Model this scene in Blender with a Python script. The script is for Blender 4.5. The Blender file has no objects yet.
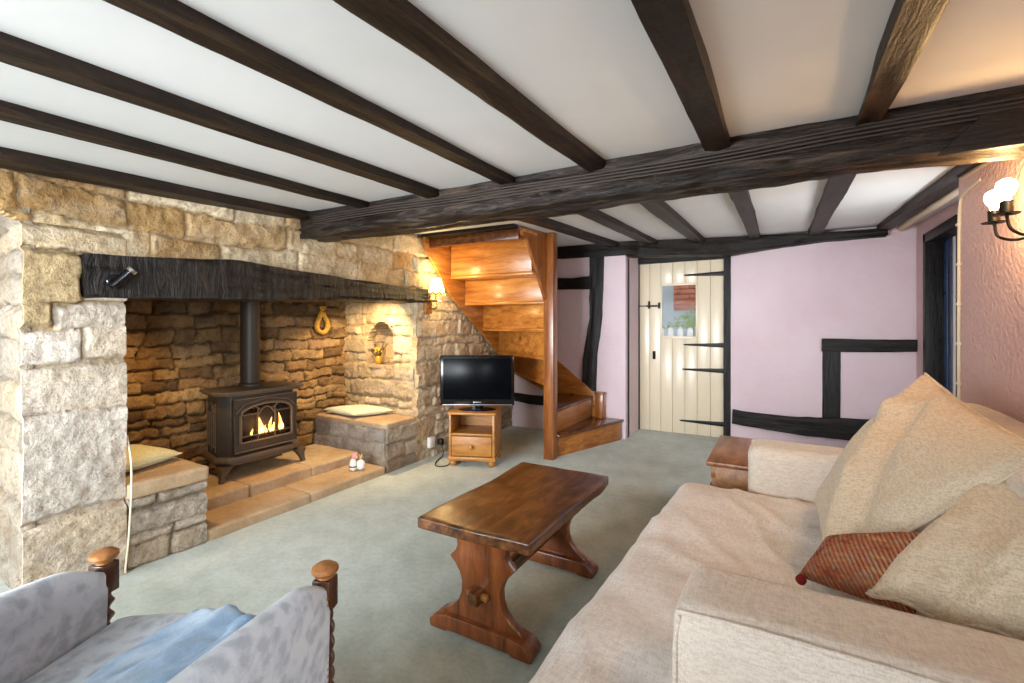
import bpy, bmesh, math, random
import numpy as np
from mathutils import Vector, Matrix

random.seed(7)
RS = np.random.RandomState(11)
scene = bpy.context.scene
COL = scene.collection
PI = math.pi

# ------------------------------------------------------------------ camera
# room axes: X to the right along the back wall, Y towards the back wall, Z up
YAW = math.atan(266.0 / 470.0)
cam_d = bpy.data.cameras.new('camera')
cam_d.sensor_fit = 'HORIZONTAL'
cam_d.sensor_width = 36.0
cam_d.lens = 470.0 / 1024.0 * 36.0
cam_d.shift_y = -16.5 / 1024.0
cam_d.clip_start = 0.02
cam = bpy.data.objects.new('camera', cam_d)
cam.location = (0, 0, 1.2)
cam.rotation_euler = (PI / 2, 0, YAW)
COL.objects.link(cam)
scene.camera = cam

# ------------------------------------------------------------------ exposure, world, big lights
scene.view_settings.view_transform = 'Standard'
scene.view_settings.look = 'None'
scene.view_settings.gamma = 1.0
scene.view_settings.use_curve_mapping = False
scene.view_settings.exposure = 0.8
w = bpy.data.worlds.new('world')
scene.world = w
w.use_nodes = True
bg = w.node_tree.nodes['Background']
bg.inputs[0].default_value = (0.86, 0.93, 1.0, 1)
bg.inputs[1].default_value = 1.15


def area(name, loc, aim, sx, sy, power, col):
    l = bpy.data.lights.new(name, 'AREA')
    l.shape = 'RECTANGLE'
    l.size, l.size_y = sx, sy
    l.energy = power
    l.color = col
    o = bpy.data.objects.new(name, l)
    o.location = loc
    o.rotation_euler = (Vector(aim) - Vector(loc)).to_track_quat('-Z', 'Y').to_euler()
    COL.objects.link(o)
    return o


# added fill light behind the camera that brightens the far end of the room
far_fill = area('far_end_fill', (-1.25, -1.42, 1.15), (-0.95, 4.8, 1.5), 0.9, 0.6, 8.5, (0.92, 0.96, 1.0))
far_fill.data.spread = math.radians(54)
# daylight from the windows in the part of the room behind the camera
wd = area('window_daylight', (-2.2, -1.45, 1.2), (-2.25, 3.0, 0.7), 2.2, 1.2, 40, (0.88, 0.95, 1.0))
wd.data.spread = math.radians(98)
sw = area('side_window_daylight', (0.76, -1.15, 1.25), (-2.6, 0.30, 0.7), 0.7, 0.9, 27, (0.88, 0.95, 1.0))
# added unseen fill light round the step of the right wall, brightens the rear
area('recess_fill', (1.05, 3.57, 1.15), (-1.8, 3.8, 1.05), 0.6, 0.8, 13, (0.90, 0.96, 1.0))
sw.data.spread = math.radians(78)


def point(name, loc, power, col, r=0.03):
    l = bpy.data.lights.new(name, 'POINT')
    l.energy = power
    l.color = col
    l.shadow_soft_size = r
    o = bpy.data.objects.new(name, l)
    o.location = loc
    COL.objects.link(o)
    return o


def spot(name, loc, aim, power, col, angle, blend=0.6, r=0.02):
    l = bpy.data.lights.new(name, 'SPOT')
    l.energy = power
    l.color = col
    l.spot_size = math.radians(angle)
    l.spot_blend = blend
    l.shadow_soft_size = r
    o = bpy.data.objects.new(name, l)
    o.location = loc
    o.rotation_euler = (Vector(aim) - Vector(loc)).to_track_quat('-Z', 'Y').to_euler()
    COL.objects.link(o)
    return o


WARM = (1.0, 0.62, 0.25)

# ------------------------------------------------------------------ colour + material helpers


def lin(h):
    h = h.lstrip('#')
    out = []
    for i in (0, 2, 4):
        c = int(h[i:i + 2], 16) / 255.0
        out.append(c / 12.92 if c <= 0.04045 else ((c + 0.055) / 1.055) ** 2.4)
    return (out[0], out[1], out[2], 1.0)


class NT:
    def __init__(self, name):
        self.m = bpy.data.materials.new(name)
        self.m.use_nodes = True
        self.t = self.m.node_tree
        self.b = self.t.nodes['Principled BSDF']
        self.tc = None

    def n(self, typ, **kw):
        nd = self.t.nodes.new(typ)
        for k, v in kw.items():
            if k.startswith('_'):
                setattr(nd, k[1:], v)
            else:
                key = int(k[1:]) if k[0] == 'i' and k[1:].isdigit() else k
                nd.inputs[key].default_value = v
        return nd

    def l(self, a, b):
        self.t.links.new(a, b)

    def coord(self, scale=(1, 1, 1), rot=(0, 0, 0)):
        if self.tc is None:
            self.tc = self.t.nodes.new('ShaderNodeTexCoord')
        mp = self.t.nodes.new('ShaderNodeMapping')
        mp.inputs['Scale'].default_value = scale
        mp.inputs['Rotation'].default_value = rot
        self.l(self.tc.outputs['Object'], mp.inputs['Vector'])
        return mp.outputs[0]

    def noise(self, scale, detail=4, rough=0.55, vec=None, dist=0.0):
        nd = self.n('ShaderNodeTexNoise', Scale=scale, Detail=detail, Roughness=rough, Distortion=dist)
        self.l(vec if vec is not None else self.coord(), nd.inputs['Vector'])
        return nd.outputs[0]

    def ramp(self, fac, stops):
        r = self.t.nodes.new('ShaderNodeValToRGB')
        e = r.color_ramp.elements
        while len(e) < len(stops):
            e.new(0.5)
        for k, (p, c) in enumerate(stops):
            e[k].position = p
            e[k].color = c
        self.l(fac, r.inputs[0])
        return r.outputs[0]

    def mix(self, fac, a, b, mode='MIX'):
        m = self.t.nodes.new('ShaderNodeMix')
        m.data_type = 'RGBA'
        m.blend_type = mode
        for sock, val in ((m.inputs[0], fac), (m.inputs[6], a), (m.inputs[7], b)):
            if hasattr(val, 'is_linked'):
                self.l(val, sock)
            else:
                sock.default_value = val
        return m.outputs[2]

    def bump(self, h, strength=0.4, dist=0.01, prev=None):
        b = self.n('ShaderNodeBump', Strength=strength, Distance=dist)
        self.l(h, b.inputs['Height'])
        if prev is not None:
            self.l(prev, b.inputs['Normal'])
        self.l(b.outputs[0], self.b.inputs['Normal'])
        return b.outputs[0]

    def col(self, c):
        if hasattr(c, 'is_linked'):
            self.l(c, self.b.inputs['Base Color'])
        else:
            self.b.inputs['Base Color'].default_value = c

    def set(self, rough=None, metal=None, **kw):
        if rough is not None:
            self.b.inputs['Roughness'].default_value = rough
        if metal is not None:
            self.b.inputs['Metallic'].default_value = metal
        for k, v in kw.items():
            self.b.inputs[k.replace('_', ' ')].default_value = v


def m_plain(name, c, rough=0.5, metal=0.0, var=0.12, scale=8):
    t = NT(name)
    c = lin(c)
    d = tuple(x * (1 - var) for x in c[:3]) + (1,)
    b = tuple(min(1, x * (1 + var)) for x in c[:3]) + (1,)
    n = t.noise(scale, 3)
    t.col(t.ramp(n, [(0.3, d), (0.7, b)]))
    t.set(rough, metal)
    return t.m


def m_emit(name, c, strength):
    t = NT(name)
    t.col(lin(c))
    t.b.inputs['Emission Color'].default_value = lin(c)
    t.b.inputs['Emission Strength'].default_value = strength
    return t.m


def m_wood(name, dark, mid, light, stretch=(1, 12, 12), scale=3.0, rough=0.4, bump=0.25, knots=False, coat=0.0, worn=False):
    t = NT(name)
    v = t.coord(stretch)
    n1 = t.noise(scale, 6, 0.6, v, 0.6)
    v2 = t.coord(tuple(s * 3 for s in stretch))
    n2 = t.noise(scale * 2.2, 4, 0.65, v2)
    c = t.ramp(n1, [(0.30, lin(dark)), (0.5, lin(mid)), (0.72, lin(light))])
    c2 = t.ramp(n2, [(0.35, (0.62, 0.62, 0.62, 1)), (0.6, (1, 1, 1, 1))])
    c = t.mix(0.6, c, c2, 'MULTIPLY')
    if knots:
        vo = t.n('ShaderNodeTexVoronoi', Scale=2.6)
        t.l(t.coord((1, 1, 1)), vo.inputs['Vector'])
        k = t.ramp(vo.outputs[0], [(0.03, (0.25, 0.12, 0.05, 1)), (0.075, (1, 1, 1, 1))])
        c = t.mix(0.85, c, k, 'MULTIPLY')
    if worn:
        n5 = t.noise(7, 5, 0.7, t.coord((1.3, 0.8, 1)), 0.8)
        c = t.mix(0.9, c, t.ramp(n5, [(0.38, (0.22, 0.17, 0.15, 1)), (0.52, (0.9, 0.88, 0.85, 1)), (0.72, (1.0, 1.0, 1.0, 1))]), 'MULTIPLY')
    t.col(c)
    t.bump(n2, bump, 0.004)
    t.set(rough)
    if coat:
        t.b.inputs['Coat Weight'].default_value = coat
        t.b.inputs['Coat Roughness'].default_value = 0.2
    return t.m


def m_oldoak(name, dark='#0a0807', mid='#181310', light='#2c231d', rough=0.5, stretch=(1, 7, 7), bump=0.8):
    t = NT(name)
    v = t.coord(stretch)
    n1 = t.noise(3.5, 8, 0.65, v, 0.8)
    n2 = t.noise(26, 4, 0.6, t.coord((1, 1, 1)))
    n3 = t.noise(1.6, 3, 0.5, t.coord((1, 1, 1)))
    c = t.ramp(n1, [(0.32, lin(dark)), (0.52, lin(mid)), (0.75, lin(light))])
    c = t.mix(t.ramp(n3, [(0.45, (0, 0, 0, 1)), (0.75, (0.55, 0.55, 0.55, 1))]), c, lin(dark))
    t.col(c)
    b1 = t.bump(n1, bump, 0.012)
    t.bump(n2, bump * 0.6, 0.006, b1)
    t.set(rough)
    t.b.inputs['Specular IOR Level'].default_value = 0.28
    return t.m


def m_stone(name):
    """stones carry their own colour as a vertex colour; grain and pitting come from noise"""
    t = NT(name)
    a = t.t.nodes.new('ShaderNodeVertexColor')
    a.layer_name = 'stone'
    n1 = t.noise(14, 8, 0.7)
    n2 = t.noise(70, 4, 0.7)
    n3 = t.noise(3.2, 4, 0.6)
    c = t.mix(0.6, a.outputs[0], t.ramp(n1, [(0.32, (0.50, 0.44, 0.36, 1)), (0.52, (1, 1, 1, 1))]), 'MULTIPLY')
    c = t.mix(0.6, c, t.ramp(n2, [(0.36, (0.45, 0.40, 0.34, 1)), (0.50, (1, 1, 1, 1))]), 'MULTIPLY')
    c = t.mix(t.ramp(n3, [(0.5, (0, 0, 0, 1)), (0.75, (0.28, 0.28, 0.28, 1))]), c, lin('#a5793f'))
    t.col(c)
    b1 = t.bump(n1, 0.7, 0.014)
    t.bump(n2, 0.9, 0.013, b1)
    t.set(0.9)
    t.b.inputs['Specular IOR Level'].default_value = 0.2
    return t.m


def m_plaster(name, c1, c2, bump=0.5, scale=30, rough=0.85, dist=0.01):
    t = NT(name)
    n = t.noise(1.3, 4, 0.6)
    t.col(t.ramp(n, [(0.3, lin(c1)), (0.7, lin(c2))]))
    n2 = t.noise(scale, 4, 0.6)
    t.bump(n2, bump, dist)
    t.set(rough)
    return t.m


def m_fabric(name, c1, c2, scale=260, bump=0.5, c3=None, slub=True, rough=0.95):
    """coarse woven cloth: two crossed thread directions plus slubs"""
    t = NT(name)
    vx = t.coord((1, 0.10, 0.45))
    vy = t.coord((0.10, 1, 0.45))
    vz = t.coord((0.2, 0.2, 1))
    a = t.noise(scale, 2, 0.6, vx)
    b = t.noise(scale, 2, 0.6, vy)
    z = t.noise(scale, 2, 0.6, vz)
    h = t.n('ShaderNodeMath', _operation='ADD')
    t.l(a, h.inputs[0])
    t.l(b, h.inputs[1])
    h2 = t.n('ShaderNodeMath', _operation='ADD')
    t.l(h.outputs[0], h2.inputs[0])
    t.l(z, h2.inputs[1])
    dv = t.n('ShaderNodeMath', _operation='DIVIDE', i1=3.0)
    t.l(h2.outputs[0], dv.inputs[0])
    c = t.ramp(dv.outputs[0], [(0.40, lin(c1)), (0.56, lin(c2))])
    if c3:
        n = t.noise(3.0, 4, 0.6)
        c = t.mix(t.ramp(n, [(0.4, (0, 0, 0, 1)), (0.75, (0.5, 0.5, 0.5, 1))]), c, lin(c3))
    t.col(c)
    t.bump(dv.outputs[0], bump, 0.006)
    t.set(rough)
    t.b.inputs['Specular IOR Level'].default_value = 0.15
    t.b.inputs['Sheen Weight'].default_value = 0.15
    return t.m


# ------------------------------------------------------------------ mesh helpers
class MB:
    """collects vertices and faces of one mesh"""

    def __init__(self):
        self.v, self.f = [], []

    def add(self, vs, fs):
        k = len(self.v)
        self.v += [tuple(map(float, p)) for p in vs]
        self.f += [tuple(i + k for i in f) for f in fs]
        return self

    def box(self, lo, hi, bev=0.0, M=None, seg=2):
        bm = bmesh.new()
        bmesh.ops.create_cube(bm, size=1)
        c = [(a + b) / 2 for a, b in zip(lo, hi)]
        s = [abs(b - a) for a, b in zip(lo, hi)]
        for v in bm.verts:
            v.co = Vector((v.co[0] * s[0] + c[0], v.co[1] * s[1] + c[1], v.co[2] * s[2] + c[2]))
        if bev > 0:
            bmesh.ops.bevel(bm, geom=bm.edges[:], offset=min(bev, min(s) * 0.45), segments=seg, profile=0.5, affect='EDGES')
        return self.bm(bm, M)

    def bm(self, bm, M=None):
        if M is not None:
            bm.transform(M)
        bm.verts.index_update()
        self.add([v.co[:] for v in bm.verts], [[v.index for v in f.verts] for f in bm.faces])
        bm.free()
        return self

    def prism(self, poly, a, b, axis='Z', bev=0.0, M=None):
        """poly in the plane across AXIS, extruded from a to b.  X: (y,z)  Y: (x,z)  Z: (x,y)"""
        def P(p, t):
            return {'X': (t, p[0], p[1]), 'Y': (p[0], t, p[1]), 'Z': (p[0], p[1], t)}[axis]
        bm = bmesh.new()
        A = [bm.verts.new(P(p, a)) for p in poly]
        B = [bm.verts.new(P(p, b)) for p in poly]
        bm.faces.new(A)
        bm.faces.new(B[::-1])
        n = len(poly)
        for i in range(n):
            bm.faces.new((A[i], B[i], B[(i + 1) % n], A[(i + 1) % n]))
        bmesh.ops.recalc_face_normals(bm, faces=bm.faces[:])
        if bev > 0:
            bmesh.ops.bevel(bm, geom=[e for e in bm.edges if len(e.link_faces) == 2 and e.calc_face_angle(0) > 0.6], offset=bev, segments=2, profile=0.5, affect='EDGES')
        return self.bm(bm, M)

    def lathe(self, prof, loc=(0, 0, 0), seg=24, M=None, twist=None):
        """prof: (radius, z) from bottom to top, revolved round Z at loc"""
        vs, fs = [], []
        n = len(prof)
        for i, (r, z) in enumerate(prof):
            for j in range(seg):
                a = 2 * PI * j / seg
                p = Vector((r * math.cos(a), r * math.sin(a), z)) + Vector(loc)
                vs.append(M @ p if M is not None else p)
        for i in range(n - 1):
            for j in range(seg):
                k = (j + 1) % seg
                fs.append((i * seg + j, i * seg + k, (i + 1) * seg + k, (i + 1) * seg + j))
        fs.append(tuple(range(seg))[::-1])
        fs.append(tuple((n - 1) * seg + j for j in range(seg)))
        return self.add(vs, fs)

    def tube(self, pts, r, seg=8, closed=False):
        pts = [Vector(p) for p in pts]
        n = len(pts)
        rr = r if isinstance(r, (list, tuple)) else [r] * n
        vs, fs = [], []
        up = Vector((0.13, 0.27, 1)).normalized()
        for i, p in enumerate(pts):
            if closed:
                d = pts[(i + 1) % n] - pts[i - 1]
            else:
                d = pts[min(i + 1, n - 1)] - pts[max(i - 1, 0)]
            if d.length < 1e-9:
                d = Vector((0, 0, 1))
            d.normalize()
            x = d.cross(up)
            if x.length < 0.05:
                x = d.cross(Vector((1, 0, 0)))
            x.normalize()
            y = x.cross(d)
            for j in range(seg):
                a = 2 * PI * j / seg
                vs.append(p + (x * math.cos(a) + y * math.sin(a)) * rr[i])
        m = n if closed else n - 1
        for i in range(m):
            for j in range(seg):
                k = (j + 1) % seg
                i2 = (i + 1) % n
                fs.append((i * seg + j, i * seg + k, i2 * seg + k, i2 * seg + j))
        if not closed:
            fs.append(tuple(range(seg))[::-1])
            fs.append(tuple((n - 1) * seg + j for j in range(seg)))
        return self.add(vs, fs)

    def ball(self, c, r, seg=16, rings=10, M=None):
        rx, ry, rz = r if isinstance(r, (tuple, list)) else (r, r, r)
        prof = [(max(math.sin(PI * i / rings), 1e-3), -math.cos(PI * i / rings)) for i in range(rings + 1)]
        vs, fs = [], []
        for (q, z) in prof:
            for j in range(seg):
                a = 2 * PI * j / seg
                p = Vector((c[0] + rx * q * math.cos(a), c[1] + ry * q * math.sin(a), c[2] + rz * z))
                vs.append(M @ p if M is not None else p)
        for i in range(rings):
            for j in range(seg):
                k = (j + 1) % seg
                fs.append((i * seg + j, i * seg + k, (i + 1) * seg + k, (i + 1) * seg + j))
        fs.append(tuple(range(seg))[::-1])
        fs.append(tuple(rings * seg + j for j in range(seg)))
        return self.add(vs, fs)


def sweep(pts, r, samples=8):
    """Catmull-Rom through pts"""
    P = [Vector(p) for p in pts]
    P = [P[0] * 2 - P[1]] + P + [P[-1] * 2 - P[-2]]
    out = []
    for i in range(1, len(P) - 2):
        for k in range(samples):
            t = k / samples
            a, b, c, d = P[i - 1], P[i], P[i + 1], P[i + 2]
            out.append(0.5 * ((2 * b) + (c - a) * t + (2 * a - 5 * b + 4 * c - d) * t * t + (3 * b - a - 3 * c + d) * t ** 3))
    out.append(P[-2])
    return out


FRAMES = {}


def obj(name, mb, mat, parent=None, world=True, sharp=35, smooth=True, **props):
    """link one mesh object; with a parent the geometry is given in room coordinates unless world=False"""
    me = bpy.data.meshes.new(name)
    vs = mb.v
    me.from_pydata(vs, [], mb.f)
    if parent is not None and world:
        me.transform(FRAMES[parent.name].inverted())
    bm = bmesh.new()
    bm.from_mesh(me)
    bmesh.ops.recalc_face_normals(bm, faces=bm.faces[:])
    bm.to_mesh(me)
    bm.free()
    if smooth:
        me.polygons.foreach_set('use_smooth', [True] * len(me.polygons))
        me.set_sharp_from_angle(angle=math.radians(sharp))
    me.materials.append(mat)
    o = bpy.data.objects.new(name, me)
    COL.objects.link(o)
    if parent is not None:
        o.parent = parent
        FRAMES[o.name] = FRAMES[parent.name]
        if not world:
            pass
    else:
        FRAMES[o.name] = Matrix.Identity(4)
    for k, v in props.items():
        o[k] = v
    return o


def thing(name, label, cat, loc=(0, 0, 0), rotz=0.0, group=None, kind=None):
    o = bpy.data.objects.new(name, None)
    COL.objects.link(o)
    o.empty_display_size = 0.05
    o.location = loc
    o.rotation_euler = (0, 0, rotz)
    o['label'] = label
    o['category'] = cat
    if group:
        o['group'] = group
    if kind:
        o['kind'] = kind
    FRAMES[o.name] = Matrix.Translation(loc) @ Matrix.Rotation(rotz, 4, 'Z')
    return o


def tag(o, label, cat, group=None, kind=None):
    o['label'] = label
    o['category'] = cat
    if group:
        o['group'] = group
    if kind:
        o['kind'] = kind
    return o


def structure(o, label, cat):
    return tag(o, label, cat, None, 'structure')


# ------------------------------------------------------------------ numpy noise
class VN:
    def __init__(self, seed):
        self.t = np.random.RandomState(seed).rand(256, 256)

    def __call__(self, x, y, s=1.0, octv=1):
        out = np.zeros_like(x, dtype=float)
        amp, tot = 1.0, 0.0
        for o in range(octv):
            X, Y = x * s + 17.3 * o, y * s + 5.1 * o
            xi, yi = np.floor(X).astype(int), np.floor(Y).astype(int)
            fx, fy = X - xi, Y - yi
            fx, fy = fx * fx * (3 - 2 * fx), fy * fy * (3 - 2 * fy)
            g = lambda a, b: self.t[a % 256, b % 256]
            v = (g(xi, yi) * (1 - fx) + g(xi + 1, yi) * fx) * (1 - fy) + (g(xi, yi + 1) * (1 - fx) + g(xi + 1, yi + 1) * fx) * fy
            out += amp * (v - 0.5) * 2
            tot += amp
            amp *= 0.5
            s *= 2.03
        return out / tot


# ------------------------------------------------------------------ rubble stone panels
def random_courses(u0, u1, v0, v1, rs, hmin, hmax, wmin, wmax):
    vs = [v0]
    while vs[-1] < v1:
        vs.append(vs[-1] + rs.uniform(hmin, hmax))
    out = []
    for k in range(len(vs) - 1):
        us = [u0 - rs.uniform(0, wmax * 0.6)]
        hh = (vs[k + 1] - vs[k]) / hmax
        while us[-1] < u1:
            us.append(us[-1] + rs.uniform(wmin, wmax) * (0.6 + 0.6 * hh))
        out.append((vs[k], vs[k + 1], us))
    return out


class StoneBuilder:
    """gathers height-field panels of coursed rubble; every stone is raised, rounded and has its own colour"""

    def __init__(self):
        self.V, self.F, self.C, self.n = [], [], [], 0

    def panel(self, O, U, V, N, W, H, courses, palette, mortar, seed, res=0.012, keep=None, joint=0.018,
              edge=0.022, warp=0.014, rough=0.008, skirt=0.06, pale=None, off=0.010, u_off=0.0, v_off=0.0):
        O, U, V, N = (np.array(a, float) for a in (O, U, V, N))
        nu, nv = max(2, int(round(W / res)) + 1), max(2, int(round(H / res)) + 1)
        u, v = np.meshgrid(np.linspace(0, W, nu), np.linspace(0, H, nv))
        u, v = u.ravel(), v.ravel()
        vn = VN(seed)
        uu = u + u_off
        vv = v + v_off
        wu = uu + warp * vn(uu, vv, 5.0, 2) + warp * 0.4 * vn(uu + 9, vv, 22, 1)
        wv = vv + warp * vn(uu + 31, vv + 7, 4.0, 2) + warp * 0.4 * vn(uu + 3, vv + 13, 25, 1)
        rs = np.random.RandomState(seed + 5)
        vb = np.array([c[0] for c in courses] + [courses[-1][1]])
        ci = np.clip(np.searchsorted(vb, wv, side='right') - 1, 0, len(courses) - 1)
        h = np.zeros_like(u)
        col = np.zeros((len(u), 3))
        pal = np.array([lin(p)[:3] for p in palette])
        mor = np.array(lin(mortar)[:3])
        for k, (a, b, us) in enumerate(courses):
            sel = np.where(ci == k)[0]
            us = np.array(us)
            m = len(us) + 1
            offs = rs.uniform(-off, off, m)
            tu, tv = rs.uniform(-0.05, 0.05, m), rs.uniform(-0.06, 0.06, m)
            pc = pal[rs.randint(0, len(pal), m)] * rs.uniform(0.88, 1.24, (m, 1))
            dv0 = rs.uniform(-0.012, 0.012, m) * min(1, (b - a) / 0.12)
            if len(sel) == 0:
                continue
            si = np.searchsorted(us, wu[sel], side='right')
            lo = np.where(si > 0, us[np.clip(si - 1, 0, len(us) - 1)], -1e3)
            hi = np.where(si < len(us), us[np.clip(si, 0, len(us) - 1)], 1e3)
            du = np.minimum(wu[sel] - lo, hi - wu[sel])
            dv = np.minimum(wv[sel] - a - dv0[si], b - wv[sel] + dv0[si])
            du, dv = np.clip(du, 0, None), np.clip(dv, 0, None)
            e = edge
            q = np.clip(1 - du / e, 0, 1) ** 2 + np.clip(1 - dv / e, 0, 1) ** 2
            prof = np.sqrt(np.clip(q, 0, 1))
            hs = -joint * prof ** 1.6
            hs = hs + (1 - prof) * (offs[si] + tu[si] * np.clip(wu[sel] - (lo + hi) / 2, -0.3, 0.3) * (np.abs(lo) < 900) * (np.abs(hi) < 900) + tv[si] * (wv[sel] - (a + b) / 2))
            h[sel] = hs
            mf = np.clip((prof - 0.72) / 0.2, 0, 1)[:, None]
            p2 = pal[rs.randint(0, len(pal), m)][si] * 0.92
            mixn = np.clip(0.5 + 1.6 * vn(uu[sel] * 1.0 + 13, vv[sel] * 1.6 + 27, 6, 3), 0, 1)[:, None]
            cs = pc[si] * (1 - 0.65 * mixn) + p2 * 0.65 * mixn
            cn = 1 + 0.22 * vn(uu[sel] + 50, vv[sel], 9, 3)[:, None]
            col[sel] = cs * cn * (1 - mf) + mor * (1 + 0.1 * vn(uu[sel], vv[sel] + 40, 30, 2)[:, None]) * mf
        h = h + rough * (0.65 * vn(uu + 70, vv + 20, 13, 3) + 0.6 * vn(uu + 7, vv + 2, 34, 3)) + 0.012 * vn(uu + 11, vv + 77, 2.3, 2)
        if pale is not None:
            pw, pcv = pale(u, v)
            col = col * (1 - pw[:, None]) + np.array(pcv) * (0.9 + 0.12 * vn(uu + 5, vv + 60, 12, 3))[:, None] * pw[:, None]
        pts = O + u[:, None] * U + v[:, None] * V + h[:, None] * N
        idx = np.arange(nu * nv).reshape(nv, nu)
        q = np.stack([idx[:-1, :-1], idx[:-1, 1:], idx[1:, 1:], idx[1:, :-1]], -1).reshape(-1, 4)
        if keep is not None:
            cu = u[q].mean(1)
            cv = v[q].mean(1)
            q = q[keep(cu, cv)]
        used = np.unique(q)
        remap = -np.ones(nu * nv, int)
        remap[used] = np.arange(len(used))
        q = remap[q]
        pts, col = pts[used], col[used]
        # skirts along every open edge
        e = np.concatenate([q[:, [0, 1]], q[:, [1, 2]], q[:, [2, 3]], q[:, [3, 0]]])
        key = np.sort(e, 1)
        kk = key[:, 0].astype(np.int64) * (len(used) + 1) + key[:, 1]
        _, inv, cnt = np.unique(kk, return_inverse=True, return_counts=True)
        be = e[cnt[inv] == 1]
        bv = np.unique(be)
        m2 = -np.ones(len(used), int)
        m2[bv] = np.arange(len(bv)) + len(used)
        sp = pts[bv] - N * skirt
        sf = np.stack([be[:, 1], be[:, 0], m2[be[:, 0]], m2[be[:, 1]]], -1)
        allp = np.concatenate([pts, sp])
        allc = np.concatenate([col, col[bv] * 0.9])
        allf = np.concatenate([q, sf])
        # winding so that the front faces N
        if np.dot(np.cross(U, V), N) < 0:
            allf = allf[:, ::-1]
        self.V.append(allp)
        self.C.append(allc)
        self.F.append(allf + self.n)
        self.n += len(allp)
        return self

    def flat(self, pts, c):
        """a plain extra polygon in one stone colour"""
        p = np.array(pts, float)
        self.V.append(p)
        self.C.append(np.tile(np.array(lin(c)[:3]), (len(p), 1)))
        f = np.array([[0, i, i + 1, i + 1] for i in range(1, len(p) - 1)])
        self.extra = getattr(self, 'extra', [])
        self.extra.append([tuple(int(x) + self.n for x in range(len(p)))])
        self.n += len(p)
        return self

    def build(self, name, mat, parent=None):
        V = np.concatenate(self.V)
        C = np.clip(np.concatenate(self.C), 0, 1)
        F = [tuple(r) for r in np.concatenate(self.F).tolist()]
        for e in getattr(self, 'extra', []):
            F += e
        me = bpy.data.meshes.new(name)
        me.from_pydata(V.tolist(), [], F)
        if parent is not None:
            me.transform(FRAMES[parent.name].inverted())
        ca = me.color_attributes.new('stone', 'FLOAT_COLOR', 'POINT')
        ca.data.foreach_set('color', np.concatenate([C, np.ones((len(C), 1))], 1).astype(np.float32).ravel())
        me.polygons.foreach_set('use_smooth', [True] * len(me.polygons))
        me.set_sharp_from_angle(angle=math.radians(60))
        me.materials.append(mat)
        o = bpy.data.objects.new(name, me)
        COL.objects.link(o)
        if parent is not None:
            o.parent = parent
            FRAMES[o.name] = FRAMES[parent.name]
        else:
            FRAMES[o.name] = Matrix.Identity(4)
        return o


# ------------------------------------------------------------------ soft shapes
def softbox(lo, hi, r, n=24, disp=None):
    """rounded box, densely gridded, displaced by disp(points) -> offsets (k,3)"""
    lo, hi = np.array(lo, float), np.array(hi, float)
    c, hd = (lo + hi) / 2, (hi - lo) / 2
    s = np.linspace(-1, 1, n)
    A, B = np.meshgrid(s, s)
    A, B = A.ravel(), B.ravel()
    one = np.ones_like(A)
    faces = [(A, B, one), (B, A, -one), (one, A, B), (-one, B, A), (B, one, A), (A, -one, B)]
    P, Q, k = [], [], 0
    idx = np.arange(n * n).reshape(n, n)
    q = np.stack([idx[:-1, :-1], idx[:-1, 1:], idx[1:, 1:], idx[1:, :-1]], -1).reshape(-1, 4)
    for f in faces:
        P.append(np.stack(f, -1))
        Q.append(q + k)
        k += n * n
    P = np.concatenate(P)
    Q = np.concatenate(Q)
    key = np.round(P * 1e4).astype(int)
    _, first, inv = np.unique(key, axis=0, return_index=True, return_inverse=True)
    inv = inv.ravel()
    P = P[first]
    Q = inv[Q]
    rr = np.minimum(r, hd * 0.999)
    p = P * hd
    inner = np.clip(p, -(hd - rr), hd - rr)
    d = p - inner
    ln = np.linalg.norm(d / rr, axis=1, keepdims=True)
    ln[ln < 1e-9] = 1
    p = inner + d / np.maximum(ln, 1e-9)
    p = p + c
    if disp is not None:
        p = p + disp(p)
    mb = MB()
    mb.add(p.tolist(), Q.tolist())
    return mb


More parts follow.
